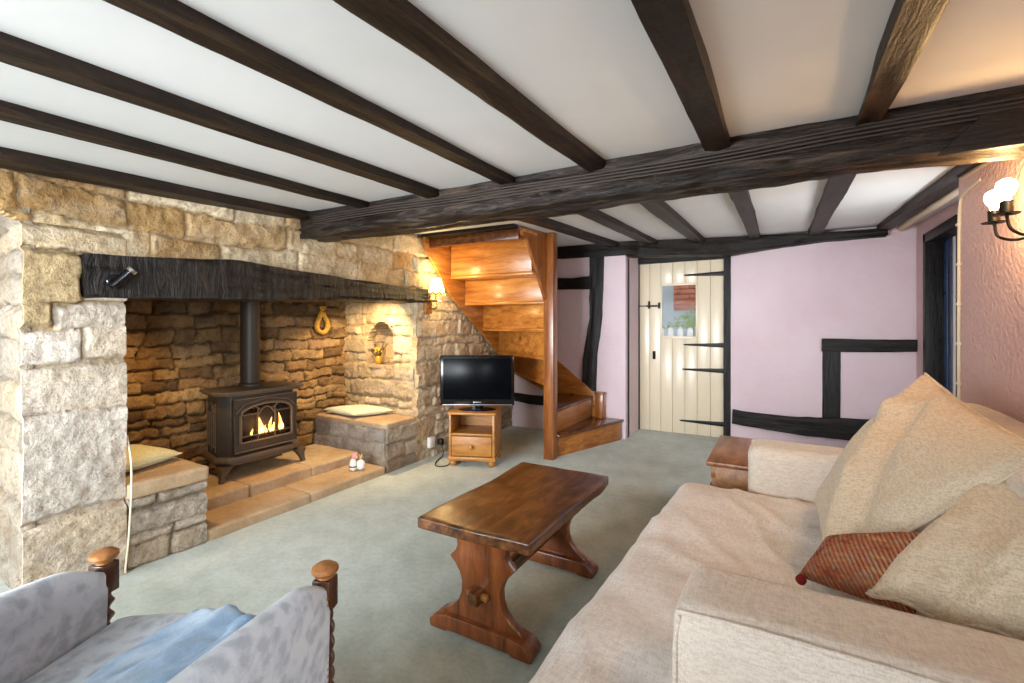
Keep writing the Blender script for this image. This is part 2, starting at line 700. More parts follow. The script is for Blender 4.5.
def pillow(c00, c10, c11, c01, T, n=36, seed=1, pinch=0.06, wr=0.006, p=0.42, sag=0.0, fold=None):
    """cushion over the four corner points, T = half thickness"""
    c00, c10, c11, c01 = (np.array(x, float) for x in (c00, c10, c11, c01))
    s = np.linspace(-1, 1, n)
    a, b = np.meshgrid(s, s)
    a, b = a.ravel(), b.ravel()
    a2 = a * (1 - pinch * (1 - b * b) * np.abs(a))
    b2 = b * (1 - pinch * (1 - a * a) * np.abs(b))
    u, v = ((a2 + 1) / 2)[:, None], ((b2 + 1) / 2)[:, None]
    S = c00 * (1 - u) * (1 - v) + c10 * u * (1 - v) + c11 * u * v + c01 * (1 - u) * v
    N = np.cross(c10 - c00 + c11 - c01, c01 - c00 + c11 - c10)
    N /= np.linalg.norm(N)
    t = T * (np.clip(1 - a * a, 0, 1) * np.clip(1 - b * b, 0, 1)) ** p
    vn = VN(seed)
    wv = wr * vn(a * 2 + 5, b * 2 + 3, 1.6, 3) * (t / T) ** 0.5
    wv2 = wr * vn(a * 2 + 25, b * 2 + 13, 1.6, 3) * (t / T) ** 0.5
    extra = fold(a, b)[:, None] * N if fold is not None else 0
    top = S + (t + wv)[:, None] * N + extra
    bot = S - (t + wv2)[:, None] * N + extra
    idx = np.arange(n * n).reshape(n, n)
    q = np.stack([idx[:-1, :-1], idx[:-1, 1:], idx[1:, 1:], idx[1:, :-1]], -1).reshape(-1, 4)
    border = np.zeros((n, n), bool)
    border[0], border[-1], border[:, 0], border[:, -1] = True, True, True, True
    border = border.ravel()
    map2 = np.where(border, np.arange(n * n), 0)
    nb = np.where(~border)[0]
    map2[nb] = n * n + np.arange(len(nb))
    P = np.concatenate([top, bot[nb]])
    F = np.concatenate([q, map2[q][:, ::-1]])
    mb = MB()
    mb.add(P.tolist(), F.tolist())
    rim = [P[i] for i in list(idx[0, :]) + list(idx[1:, -1]) + list(idx[-1, -2::-1]) + list(idx[-2:0:-1, 0])]
    return mb, rim


def timber(path, wid, hgt, seed=1, rough=0.006, n=None, round_=0.18, waney=0.0, k=6):
    """old beam along a path of (x,y,z) top-centre points; wid/hgt scalars or lists along the path"""
    path = [Vector(p) for p in path]
    if not isinstance(wid, (list, tuple)):
        wid = [wid] * len(path)
    if not isinstance(hgt, (list, tuple)):
        hgt = [hgt] * len(path)
    L = [0]
    for i in range(1, len(path)):
        L.append(L[-1] + (path[i] - path[i - 1]).length)
    n = n or max(8, int(L[-1] / 0.035))
    vn = VN(seed)
    # cross section: unit square -.5..5 x -1..0 with k segments per side and clipped corners
    cs = []
    r = round_
    base = [(-0.5, 0), (0.5, 0), (0.5, -1), (-0.5, -1)]
    for i in range(4):
        p, q = base[i], base[(i + 1) % 4]
        for j in range(k):
            t = j / k
            cs.append((p[0] + (q[0] - p[0]) * t, p[1] + (q[1] - p[1]) * t))
    cs2 = []
    for (x, z) in cs:
        X, Z = x * 2, (z + 0.5) * 2
        m = max(abs(X), abs(Z))
        e = (abs(X) ** 8 + abs(Z) ** 8) ** (1 / 8)
        f = (1 - r) + r * (m / e)
        cs2.append((X * f / 2, Z * f / 2 - 0.5))
    vs, fs = [], []
    S = len(cs2)
    d0 = (path[-1] - path[0]).normalized()
    for i in range(n + 1):
        s = L[-1] * i / n
        j = 0
        while j < len(L) - 2 and s > L[j + 1]:
            j += 1
        t = (s - L[j]) / max(1e-9, L[j + 1] - L[j])
        p = path[j].lerp(path[j + 1], t)
        ww = wid[j] + (wid[j + 1] - wid[j]) * t
        hh = hgt[j] + (hgt[j + 1] - hgt[j]) * t
        d = (path[j + 1] - path[j]).normalized()
        if abs(d.z) > 0.9:
            side = Vector((1, 0, 0))
            up = d.cross(side).normalized()
            side = up.cross(d).normalized()
        else:
            side = d.cross(Vector((0, 0, 1))).normalized()
            up = side.cross(d)
        for q, (x, z) in enumerate(cs2):
            a = q / S * 9.0
            g = float(vn(np.array([s * 1.0 + seed]), np.array([a]), 6.0, 3)[0]) * rough
            g2 = float(vn(np.array([s * 1.0 + 40]), np.array([a + 9]), 1.7, 2)[0]) * (rough * 1.2 + waney)
            rad = Vector((x, 0, z + 0.5))
            rl = max(1e-6, rad.length)
            off = (g + g2) / rl
            vs.append(p + side * (x * ww + x * off) + up * (z * hh + (z + 0.5) * off))
    for i in range(n):
        for q in range(S):
            q2 = (q + 1) % S
            fs.append((i * S + q, i * S + q2, (i + 1) * S + q2, (i + 1) * S + q))
    fs.append(tuple(range(S))[::-1])
    fs.append(tuple(n * S + q for q in range(S)))
    mb = MB()
    mb.add(vs, fs)
    return mb


# ------------------------------------------------------------------ materials
M_STONE = m_stone('rubble_stone')
M_CARPET = NT('sage_carpet')
_n = M_CARPET.noise(1.1, 5, 0.6)
_n2 = M_CARPET.noise(260, 3, 0.7)
_n3 = M_CARPET.noise(9, 4, 0.7)
_c = M_CARPET.ramp(_n, [(0.32, lin('#a6ac9e')), (0.52, lin('#c4cbc0')), (0.70, lin('#d0d6cd'))])
_c = M_CARPET.mix(0.55, _c, M_CARPET.ramp(_n2, [(0.3, (0.6, 0.6, 0.58, 1)), (0.6, (1, 1, 1, 1))]), 'MULTIPLY')
_c = M_CARPET.mix(0.55, _c, M_CARPET.ramp(_n3, [(0.35, (0.7, 0.7, 0.66, 1)), (0.6, (1, 1, 1, 1))]), 'MULTIPLY')
_n4 = M_CARPET.noise(42, 4, 0.75)
_c = M_CARPET.mix(0.4, _c, M_CARPET.ramp(_n4, [(0.34, (0.62, 0.62, 0.58, 1)), (0.56, (1, 1, 1, 1))]), 'MULTIPLY')
M_CARPET.col(_c)
M_CARPET.bump(_n2, 0.6, 0.006)
M_CARPET.set(0.98)
M_CARPET.b.inputs['Specular IOR Level'].default_value = 0.1
M_CARPET.b.inputs['Sheen Weight'].default_value = 0.3
M_CARPET = M_CARPET.m
M_CEIL = m_plaster('white_ceiling_plaster', '#d6d6d4', '#e0e0de', 0.08, 12)
M_PINK = m_plaster('lilac_pink_plaster', '#d3bcc4', '#decdd3', 0.5, 22)
M_ROUGH = m_plaster('roughcast_pink_plaster', '#d2aeae', '#dcbcba', 1.0, 46, dist=0.02)
M_OAK = m_oldoak('black_oak')
M_JOIST = m_oldoak('brown_black_oak', '#120c08', '#261a12', '#453222', 0.5, (7, 1, 7), 0.7)
M_BEAM = m_oldoak('main_beam_oak', '#0c0908', '#2a201a', '#665444', 0.38, (1, 9, 9), 1.3)
M_LINTEL = m_oldoak('sooty_lintel_oak', '#0a0807', '#17120f', '#3a2d24', 0.42, (3, 7, 1.6), 1.3)
M_POST = m_oldoak('black_oak_upright', '#090807', '#161311', '#2c2622', 0.45, (7, 7, 1), 0.8)
M_STAIR = m_wood('orange_pine_varnished', '#8a4c1a', '#b87430', '#d09046', (1, 10, 10), 2.4, 0.3, 0.12, True, 0.25)
M_STAIR_ALONG = m_wood('orange_pine_lengthways', '#844818', '#ae6c2c', '#c68640', (10, 1, 10), 2.4, 0.34, 0.12, True, 0.15)
M_STAIR_UP = m_wood('orange_pine_upright', '#6a3616', '#905424', '#aa6c34', (10, 10, 1), 2.4, 0.3, 0.12, True, 0.25)
M_TREAD = m_wood('dark_stair_tread', '#3c1c0a', '#5e3112', '#7c451c', (10, 2, 10), 2.4, 0.25, 0.1, False, 0.3)
M_TABLE = m_wood('dark_elm', '#331a0a', '#6a3d1a', '#93602e', (9, 1, 9), 2.6, 0.3, 0.3, False, 0.35, True)
M_TABLE_LEG = m_wood('dark_elm_upright', '#42200c', '#7a3e16', '#965424', (9, 9, 1.2), 2.6, 0.28, 0.15, False, 0.35)
M_PINE = m_wood('honey_pine', '#8f5a22', '#b57a36', '#c98f4a', (1.2, 9, 9), 2.5, 0.4, 0.1, True)
M_CHEST = m_wood('waxed_pine', '#7c4a1c', '#a46c30', '#b98244', (9, 1.5, 9), 2.5, 0.4, 0.15, True)
M_CHESTLID = m_wood('waxed_pine_lid', '#6b3c18', '#94582a', '#ae7440', (9, 1.5, 9), 2.5, 0.35, 0.15, False)
M_LINEN = m_fabric('cream_linen', '#c0b4a6', '#dcd0c2', 330, 0.5, '#cfc0b0')
M_LINEN_W = m_fabric('pale_linen_cover', '#d6ccc4', '#ede7e1', 300, 0.5, '#e2d8d0')
M_CUSH = m_fabric('oatmeal_linen', '#baa88e', '#dac9b0', 330, 0.5, '#c9b69c')
M_PALEGREEN = m_fabric('pale_green_cotton', '#b9b894', '#d2d0ae', 300, 0.2)
M_DOOR = m_plain('cream_gloss_paint', '#e0d2b8', 0.3, 0, 0.03, 3)
M_IRON = m_plain('black_iron', '#15130f', 0.45, 0.6, 0.2, 30)
M_STOVE = m_plain('stove_iron_brown', '#5a4d40', 0.5, 0.25, 0.15, 40)
M_STOVE_DK = m_plain('stove_iron_dark', '#3a322a', 0.5, 0.25, 0.15, 40)
M_BLACKPL = m_plain('black_gloss_plastic', '#08080a', 0.12, 0, 0.1, 4)
M_SCREEN = m_plain('screen_glass', '#05070b', 0.22, 0, 0.1, 2)
M_SCREEN.node_tree.nodes['Principled BSDF'].inputs['Specular IOR Level'].default_value = 0.08
M_SILVER = m_plain('silver_plastic', '#9a9a9c', 0.3, 0.7, 0.05, 4)
M_WHITEPL = m_plain('white_plastic', '#e6e4de', 0.35, 0, 0.03, 4)
M_OFFWIRE = m_plain('cream_cable', '#d8cdb4', 0.5, 0, 0.05, 4)
M_DARKWIRE = m_plain('black_cable', '#181512', 0.5, 0, 0.1, 4)
M_BROWNWIRE = m_plain('painted_cable', '#33271f', 0.7, 0, 0.2, 12)
M_TURNED = m_wood('turned_oak', '#1e0e06', '#3f200e', '#5a3218', (9, 9, 1.5), 5, 0.3, 0.1, False, 0.3)
M_FINIAL = m_wood('worn_finial', '#7a4a24', '#986334', '#b07c48', (3, 3, 3), 5, 0.4, 0.05, False, 0.1)
M_BRASS = m_plain('brass', '#a9833c', 0.3, 0.9, 0.1, 10)
M_CERAMIC = m_plain('white_glazed_ceramic', '#ece8e2', 0.2, 0, 0.05, 20)
M_STRAW = m_plain('golden_straw', '#b88a34', 0.8, 0, 0.3, 60)
M_BLUEDOOR = m_wood('blue_black_boards', '#1c2a44', '#33486c', '#4a6288', (10, 10, 1), 3, 0.35, 0.2)
M_HEARTH = None

CZ = lambda y: 1.94 + 0.047 * (y - 2.0)      # underside of the old sloping ceiling

# ------------------------------------------------------------------ floor, ceiling
mb = MB()
mb.box((-4.6, -1.5, -0.1), (1.6, 6.2, 0.0))
structure(obj('floor', mb, M_CARPET, smooth=False), 'worn sage green fitted carpet across the whole room', 'carpet')

nx, ny = 50, 60
vnc = VN(3)
X, Y = np.meshgrid(np.linspace(-4.6, 1.6, nx), np.linspace(-1.5, 5.6, ny))
Xr, Yr = X.ravel(), Y.ravel()
Z = CZ(Yr) + 0.006 * vnc(Xr, Yr, 1.4, 2)
mb = MB()
idx = np.arange(nx * ny).reshape(ny, nx)
q = np.stack([idx[:-1, :-1], idx[:-1, 1:], idx[1:, 1:], idx[1:, :-1]], -1).reshape(-1, 4)
top = np.stack([Xr, Yr, Z + 0.12], -1)
bot = np.stack([Xr, Yr, Z], -1)
mb.add(bot.tolist(), q[:, ::-1].tolist())
mb.add(top.tolist(), q.tolist())
structure(obj('ceiling', mb, M_CEIL), 'uneven white plaster ceiling between the dark joists', 'ceiling')

# ------------------------------------------------------------------ stone fireplace wall
XL = -2.75
PAL_PIER = ['#c9bba8', '#d4c8b8', '#c2ab8c', '#cdb48a', '#d8cdc0']
PAL_WALL = ['#c9ad84', '#d6c09a', '#bd9a68', '#cfb794', '#dccbac', '#c0a682', '#b08c5c']
PAL_JAMB = ['#c4b08e', '#d0bd9c', '#b8a27e', '#c2ae94', '#b09a7c']
PAL_BACK = ['#a3845a', '#8a6c48', '#b29468', '#735a40', '#94785a', '#5e4a36']
PAL_GREY = ['#9d958a', '#a89e90', '#908880', '#b0a594']
MORTAR = '#bda884'


def lintel_bot(y):
    return np.interp(y, [0.85, 1.04, 1.6, 2.25, 2.9, 3.32], [1.322, 1.327, 1.352, 1.376, 1.392, 1.397])


def lintel_top(y):
    return np.interp(y, [0.85, 1.6, 2.25, 3.32], [1.515, 1.567, 1.535, 1.52])


def arch_bot(y):
    """underside of the alcove arch left of the pier"""
    return np.interp(y, [-0.5, -0.2, 0.2, 0.45, 0.62, 0.735], [1.58, 1.72, 1.80, 1.76, 1.69, 1.60])


Y0, Y1 = -1.5, 4.92
stw = StoneBuilder()
# upper wall, alcove spandrel and the stretch past the fireplace towards the stairs
cw = random_courses(0, Y1 - Y0, 0, 2.15, np.random.RandomState(21), 0.07, 0.165, 0.2, 0.55)
# big ashlar blocks of the pier (y from 0.70 to 1.06): heights and splits taken from the wall itself
pier_courses = [
    (-0.03, 0.345, [0.70 - 0.3, 1.10]),
    (0.345, 0.812, [0.70 - 0.3, 1.10]),
    (0.812, 1.025, [0.70 - 0.3, 1.10]),
    (1.025, 1.19, [0.70 - 0.3, 0.905, 1.10]),
    (1.19, 1.305, [0.70 - 0.3, 0.80, 1.10]),
    (1.305, 1.53, [0.70 - 0.3, 0.905]),
    (1.53, 1.64, [0.70 - 0.3, 1.18]),
]


def pale_wall(u, v):
    y = u + Y0
    return np.clip((y - 3.05) / 0.2, 0, 1) * 0.75, lin('#dccdb4')[:3]


def keep_main(u, v):
    y, z = u + Y0, v
    k = z < CZ(y) + 0.03
    k &= ~((y > 1.055) & (y < 3.17) & (z < lintel_bot(y) + 0.03))
    k &= ~((y > 0.91) & (y < 3.27) & (z > lintel_bot(y) + 0.02) & (z < lintel_top(y) - 0.02))
    k &= ~((y > -0.55) & (y < 0.71) & (z < arch_bot(y)))
    k &= ~((y > 0.68) & (y < 1.06) & (z < 1.64))
    k &= ~((y >= -0.55) & (y < 1.0) & (z > 1.62) & (y < 0.62 - (z - 1.62) * 0.2))
    return k


stw.panel((XL, Y0, 0), (0, 1, 0), (0, 0, 1), (1, 0, 0), Y1 - Y0, 2.12, cw, PAL_WALL, MORTAR, 31, keep=keep_main,
          joint=0.022, rough=0.014, warp=0.028, edge=0.016, res=0.010, pale=pale_wall)
# tall voussoirs of the alcove arch (their courses run upright)
stw.panel((XL, -0.55, 1.55), (0, 1, 0), (0, 0, 1), (1, 0, 0), 1.2, 0.5, [(1.2, 2.3, [-0.4, -0.24, -0.12, 0.03, 0.16, 0.3, 0.43, 0.55])],
          ['#b98f52', '#c4a068', '#a9834c'], MORTAR, 33, joint=0.03, rough=0.016, warp=0.03, u_off=-0.55, v_off=1.55,
          keep=lambda u, v: (v + 1.55 < CZ(u - 0.55) + 0.03) & (v + 1.55 > np.maximum(arch_bot(u - 0.55), 0)) & (u - 0.55 < 0.64 - (v - 0.07) * 0.2))
# the pier: front face and its return into the alcove


def pale_pier(u, v):
    z = v
    wgt = np.clip((1.2 - z) / 0.25, 0, 1) * 0.55
    return wgt, lin('#d6cbc0')[:3]


stw.panel((XL + 0.012, 0.70, 0), (0, 1, 0), (0, 0, 1), (1, 0, 0), 0.36, 1.64, pier_courses, PAL_PIER, MORTAR, 41,
          res=0.008, joint=0.038, edge=0.020, rough=0.011, warp=0.016, u_off=0.70, pale=pale_pier, off=0.012, skirt=0.012,
          keep=lambda u, v: ~((u + 0.70 > 0.92) & (v > lintel_bot(u + 0.70) + 0.01) & (v < lintel_top(u + 0.7) - 0.02)))
cs_ = random_courses(-0.2, 1.2, -0.03, 1.9, np.random.RandomState(5), 0.09, 0.22, 0.2, 0.5)
sta = StoneBuilder()
sta.panel((XL - 0.006, 0.712, 0), (-1, 0.06, 0), (0, 0, 1), (0.06, -1, 0), 1.1, 1.85, cs_, ['#a99d8e', '#b6aa9a', '#9d9080', '#b5a58e'], '#958a7a', 43, skirt=0.02,
          joint=0.022, rough=0.010, warp=0.02)
# alcove back, far side and soffit
sta.panel((-3.82, -0.75, 0), (0, 1, 0), (0, 0, 1), (1, 0, 0), 1.6, 1.9, random_courses(0, 1.7, 0, 2, np.random.RandomState(6), 0.08, 0.2, 0.2, 0.45),
          PAL_GREY, '#8c8272', 44, res=0.02)
wa = sta.build('wall_alcove', M_STONE)
structure(wa, 'grey limestone side of the deep alcove left of the pier', 'stone wall')
wl = stw.build('wall_left', M_STONE)
structure(wl, 'rough honey limestone chimney wall with pale block pier and arched alcove', 'stone wall')

# inside of the fireplace
stb = StoneBuilder()
cb = random_courses(0, 2.3, 0, 2.2, np.random.RandomState(8), 0.055, 0.12, 0.12, 0.36)


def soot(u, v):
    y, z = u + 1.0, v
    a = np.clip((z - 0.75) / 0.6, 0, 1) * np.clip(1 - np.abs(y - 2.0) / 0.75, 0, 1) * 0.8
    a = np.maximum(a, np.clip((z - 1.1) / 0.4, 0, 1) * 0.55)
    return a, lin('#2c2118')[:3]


stb.panel((-3.65, 1.0, 0), (0, 1, 0), (0, 0, 1), (1, 0, 0), 2.25, 2.0, cb, PAL_BACK, '#6e5636', 51, res=0.010, joint=0.034, edge=0.016, rough=0.016, warp=0.028, pale=soot)
stc = StoneBuilder()
stc.panel((-3.66, 1.04, 0), (1, 0, 0), (0, 0, 1), (0, 1, 0), 0.87, 1.9, random_courses(0, 1, 0, 2, np.random.RandomState(9), 0.08, 0.16, 0.15, 0.4),
          PAL_BACK, '#6e5636', 52, res=0.02)
wb = stc.build('wall_fireplace_left', M_STONE)
structure(wb, 'golden stone inner side of the fireplace behind the pale pier', 'stone wall')
wb = stb.build('wall_fireback', M_STONE)
structure(wb, 'sooty golden stone back wall inside the fireplace behind the stove', 'stone wall')

# right jamb with arched niche and its outer return
stj = StoneBuilder()
NX0, NX1, NZ0 = -3.37, -3.02, 0.83


def niche_top(x):
    t = np.clip((x - (NX0 + NX1) / 2) / ((NX1 - NX0) / 2), -1, 1)
    return 1.04 + 0.19 * np.sqrt(np.clip(1 - t * t, 0, 1)) + 0.03 * t


def keep_jamb(u, v):
    x = -3.66 + u
    return ~((x > NX0) & (x < NX1) & (v > NZ0) & (v < niche_top(x)))


cj = random_courses(0, 1.0, 0, 2.2, np.random.RandomState(12), 0.075, 0.17, 0.14, 0.36)
stj.panel((-3.66, 3.17, 0), (1, 0, 0), (0, 0, 1), (0, -1, 0), 0.88, 2.0, cj, PAL_JAMB, '#a8966f', 61, res=0.010, keep=keep_jamb,
          joint=0.02, rough=0.013, skirt=0.07, warp=0.02)
for pO, pU, pV, pN, pW, pH in (((NX0 - 0.01, 3.17, NZ0 - 0.01), (1, 0, 0), (0, 1, 0), (0, 0, 1), 0.40, 0.26),
                               ((NX0, 3.18, NZ0), (0, 1, 0), (0, 0, 1), (1, 0, 0), 0.26, 0.22),
                               ((NX1, 3.18, NZ0), (0, 1, 0), (0, 0, 1), (-1, 0, 0), 0.26, 0.22)):
    stj.panel(pO, pU, pV, pN, pW, pH, [(-1, 0.13, [0.2]), (0.13, 1, [0.1])], PAL_JAMB, '#a8966f', 65, joint=0.010, skirt=0.02)
na = 9
for i in range(na):
    t0_, t1_ = PI - PI * i / na, PI - PI * (i + 1) / na
    cxn, rxn = (NX0 + NX1) / 2, (NX1 - NX0) / 2
    p0_ = np.array([cxn + rxn * math.cos(t0_), 3.18, 1.04 + 0.19 * math.sin(t0_)])
    p1_ = np.array([cxn + rxn * math.cos(t1_), 3.18, 1.04 + 0.19 * math.sin(t1_)])
    dd_ = p1_ - p0_
    ln_ = np.linalg.norm(dd_)
    stj.panel(p0_, dd_ / ln_, (0, 1, 0), (dd_[2] / ln_, 0, -dd_[0] / ln_), ln_, 0.26, [(-1, 1, [0.0])], PAL_JAMB, '#c0ae8c', 66 + i, joint=0.0, rough=0.004, skirt=0.01, off=0.0)
stj.panel((NX0 - 0.05, 3.42, NZ0 - 0.05), (1, 0, 0), (0, 0, 1), (0, -1, 0), 0.45, 0.5, cj, PAL_JAMB, '#a8966f', 63, joint=0.012)
wj = stj.build('wall_jamb', M_STONE)
structure(wj, 'pale stone fireplace jamb with small arched niche', 'stone wall')

# chimney throat closed off in the dark
mb = MB()
mb.box((-3.75, 0.95, 1.98), (-2.78, 3.3, 2.04))
structure(obj('ceiling_chimney', mb, m_plain('soot_black', '#15110d', 0.95)), 'soot blackened top of the fireplace throat', 'chimney')

# ------------------------------------------------------------------ hearth and stone benches
M_FLAG = NT('sandstone_flag')
_n = M_FLAG.noise(4, 6, 0.65)
_n2 = M_FLAG.noise(45, 4, 0.7)
_c = M_FLAG.ramp(_n, [(0.3, lin('#a08668')), (0.5, lin('#b89c7a')), (0.7, lin('#c8b294'))])
_c = M_FLAG.mix(0.4, _c, M_FLAG.ramp(_n2, [(0.35, (0.65, 0.62, 0.58, 1)), (0.55, (1, 1, 1, 1))]), 'MULTIPLY')
M_FLAG.col(_c)
M_FLAG.bump(_n2, 0.5, 0.006, M_FLAG.bump(_n, 0.3, 0.02))
M_FLAG.set(0.8)
M_FLAG = M_FLAG.m


def slab(lo, hi, seed, r=0.018, amp=0.007, n=40):
    vn = VN(seed)

    def d(p):
        a = amp * vn(p[:, 0] + p[:, 2], p[:, 1] + 3 + p[:, 2] * 0.7, 7, 3)
        b = amp * vn(p[:, 1] + 9, p[:, 0] * 1.3 + p[:, 2] + 1, 8, 3)
        c = amp * 0.6 * vn(p[:, 0] + 20, p[:, 1] + 4, 6, 3)
        return np.stack([a, b, c], -1)
    return softbox(lo, hi, r, n, d)


t = thing('stone_hearth', 'two stepped sandstone hearth slabs under the black stove', 'hearth', (-3.2, 2.1, 0))
mb = slab((-3.06, 1.425, -0.03), (-2.745, 2.10, 0.062), 3)
obj('lower_slab', mb, M_FLAG, t, sharp=50)
mb = slab((-3.06, 2.10, -0.03), (-2.75, 2.795, 0.063), 4)
obj('lower_slab', mb, M_FLAG, t, sharp=50)
for k, (a, b) in enumerate([(1.435, 1.86), (1.862, 2.33), (2.332, 2.79)]):
    mb = slab((-3.61, a, -0.02), (-3.04 + 0.006 * (k - 1), b, 0.142), 6 + k, 0.02)
    obj('upper_slab', mb, M_FLAG, t, sharp=50)

t = thing('stone_bench', 'stone bench inside the fireplace beside the pale pier holding green pad', 'bench', (-3.2, 1.24, 0))
sb = StoneBuilder()
cbn = [(-0.02, 0.10, [0.19]), (0.10, 0.155, [0.16]), (0.155, 0.27, [0.17]), (0.27, 0.345, [0.12, 0.24])]
cbn = [(-0.02, 0.105, [0.20]), (0.105, 0.165, [0.20]), (0.165, 0.285, [0.44]), (0.285, 0.35, [0.13])]
sb.panel((-2.745, 1.068, 0), (0, 1, 0), (0, 0, 1), (1, 0, 0), 0.359, 0.35, cbn, ['#b3a696', '#bfb2a2', '#a2968a', '#b8ab98'], '#8f8270', 71, res=0.008, joint=0.022, rough=0.010)
sb.panel((-2.775, 1.42, 0), (-1, 0, 0), (0, 0, 1), (0, 1, 0), 0.83, 0.35, random_courses(0, 1, 0, 0.4, np.random.RandomState(3), 0.07, 0.12, 0.15, 0.3), PAL_GREY, '#8f8270', 72, res=0.014)
obj('bench_top', slab((-3.61, 1.062, 0.345), (-2.735, 1.44, 0.423), 12, 0.015, 0.006), M_FLAG, t, sharp=50, label='pale sandstone slab')
sb.build('bench_body', M_STONE, t)

t = thing('stone_bench', 'stone bench under the arched niche holding a folded cushion', 'bench', (-3.2, 2.98, 0))
sb = StoneBuilder()
cbn = [(-0.02, 0.10, [0.5]), (0.10, 0.235, [0.26, 0.52]), (0.235, 0.365, [0.18, 0.44, 0.66])]
sb.panel((-2.768, 2.80, 0), (-1, 0, 0), (0, 0, 1), (0, -1, 0), 0.84, 0.36, cbn, ['#a79f95', '#b0a89c', '#9c948a'], '#a29a8e', 73, res=0.009, joint=0.010, rough=0.010, warp=0.02)
sb.panel((-2.75, 2.812, 0), (0, 1, 0), (0, 0, 1), (1, 0, 0), 0.355, 0.36, [(-0.02, 0.10, [0.9]), (0.10, 0.225, [0.22]), (0.225, 0.37, [0.9])], ['#a89a88', '#b3a592', '#998c7c'], '#8f8270', 74, res=0.009, joint=0.018, rough=0.011)
sb.build('bench_body', M_STONE, t)
obj('bench_top', slab((-3.61, 2.795, 0.35), (-2.745, 3.155, 0.405), 14, 0.02, 0.007), M_FLAG, t, sharp=50, label='worn sandstone slab')

# ------------------------------------------------------------------ oak lintel
ys = [0.885, 1.2, 1.6, 2.0, 2.4, 2.8, 3.1, 3.30]
path = [(XL - 0.085, y, float(lintel_top(y))) for y in ys]
hs = [float(lintel_top(y) - lintel_bot(y)) for y in ys]
mb = timber(path, 0.26, hs, 5, 0.012, round_=0.25, k=10, n=110)
structure(obj('lintel', mb, M_LINTEL, sharp=60), 'long sooty black oak lintel across the fireplace opening', 'lintel beam')

# ------------------------------------------------------------------ back wall
mb = MB()
mb.box((-2.95, 4.88, 0), (-1.392, 5.02, 2.15))
mb.box((-1.52, 4.96, 0), (-1.392, 5.60, 2.15))
structure(obj('wall_back', mb, M_PINK, smooth=False), 'lilac plaster wall panel between the stairs and cream door', 'plaster wall')
mb = MB()
mb.box((-0.43, 5.40, 0), (1.25, 5.56, 2.2))
mb.box((-1.45, 5.47, 1.90), (-0.43, 5.60, 2.2))
structure(obj('wall_back_right', mb, M_PINK, smooth=False), 'lilac pink plaster wall to the right of the cream door', 'plaster wall')

# right wall: near stretch, then stepped back where the blue door is
mb = MB()
mb.box((0.80, -1.5, 0), (0.95, 3.20, 2.1))
mb.box((0.95, 3.06, 0), (1.20, 3.20, 2.15))
mb.box((1.07, 3.15, 0), (1.22, 4.25, 2.2))
mb.box((1.07, 4.25, 1.93), (1.22, 5.10, 2.2))
mb.box((1.07, 5.10, 0), (1.22, 5.56, 2.2))
structure(obj('wall_right', mb, M_ROUGH, smooth=False), 'roughcast pink plaster wall behind the sofa', 'plaster wall')

# ------------------------------------------------------------------ beams and joists


def beam_top(x):
    return CZ(2.1) + 0.02


xs = [-2.80, -2.2, -1.43, -0.9, -0.36, 0.0, 0.3, 0.55, 0.83]
path = [(x, yy, 1.96) for x, yy in zip(xs, [2.12, 2.135, 2.155, 2.155, 2.15, 2.15, 2.14, 2.13, 2.13])]
hs = [1.96 - z for z in [1.775, 1.775, 1.776, 1.778, 1.78, 1.78, 1.775, 1.768, 1.765]]
mb = timber(path, [0.22, 0.22, 0.215, 0.21, 0.205, 0.20, 0.195, 0.19, 0.19], hs, 9, 0.013, round_=0.42, k=14, n=260, waney=0.006)
structure(obj('ceiling_beam', mb, M_BEAM, sharp=60), 'massive rough black oak beam crossing the ceiling above the room', 'ceiling beam')
# the boxed plank at the beam's end by the sconce
mb = MB()
mb.prism([(0.45, 1.752), (0.80, 1.752), (0.80, 1.862), (0.56, 1.862)], 2.012, 2.035, 'Y', 0.004)
structure(obj('trim_1', mb, M_OAK), 'smooth dark plank boxing the beam end near the wall light', 'plank')

# painted cables clipped along the front face of the beam
for k, dz in enumerate((0.0, 0.017, 0.034, 0.050)):
    pts = []
    for i in range(60):
        x = -2.6 + 3.38 * i / 59
        yy = np.interp(x, xs, [2.01, 2.025, 2.045, 2.05, 2.045, 2.045, 2.04, 2.035, 2.03]) - 0.012
        pts.append((x, yy - 0.002 * math.sin(x * 9), 1.848 + dz * 0.85 + 0.006 * math.sin(x * 2.3) + 0.003 * math.sin(x * 5)))
    mb = MB().tube(pts, 0.0042, 6)
    tag(obj('electric_cable', mb, M_BROWNWIRE), ['lowest of the painted cables clipped along the main beam', 'second lowest painted cable clipped along the main beam',
        'second highest painted cable clipped along the main beam', 'topmost painted cable clipped along the main beam'][k], 'cable', 'cables along the main beam')

JD = 0.036


def joist(lab, x0, x1, y0, y1, wd0, wd1, seed, depth=JD, mat=None, waney=0.003):
    """x0/x1: right edge at the near and far end"""
    n = 7
    pth, wl_ = [], []
    for i in range(n):
        t_ = i / (n - 1)
        y_ = y0 + (y1 - y0) * t_
        wv = wd0 + (wd1 - wd0) * t_
        pth.append((x0 + (x1 - x0) * t_ - wv / 2, y_, CZ(y_) + 0.03))
        wl_.append(wv)
    mb = timber(pth, wl_, depth + 0.03, seed, 0.003, round_=0.12, waney=waney, k=5)
    return structure(obj('ceiling_joist', mb, mat or M_JOIST, sharp=50), lab, 'ceiling joist')


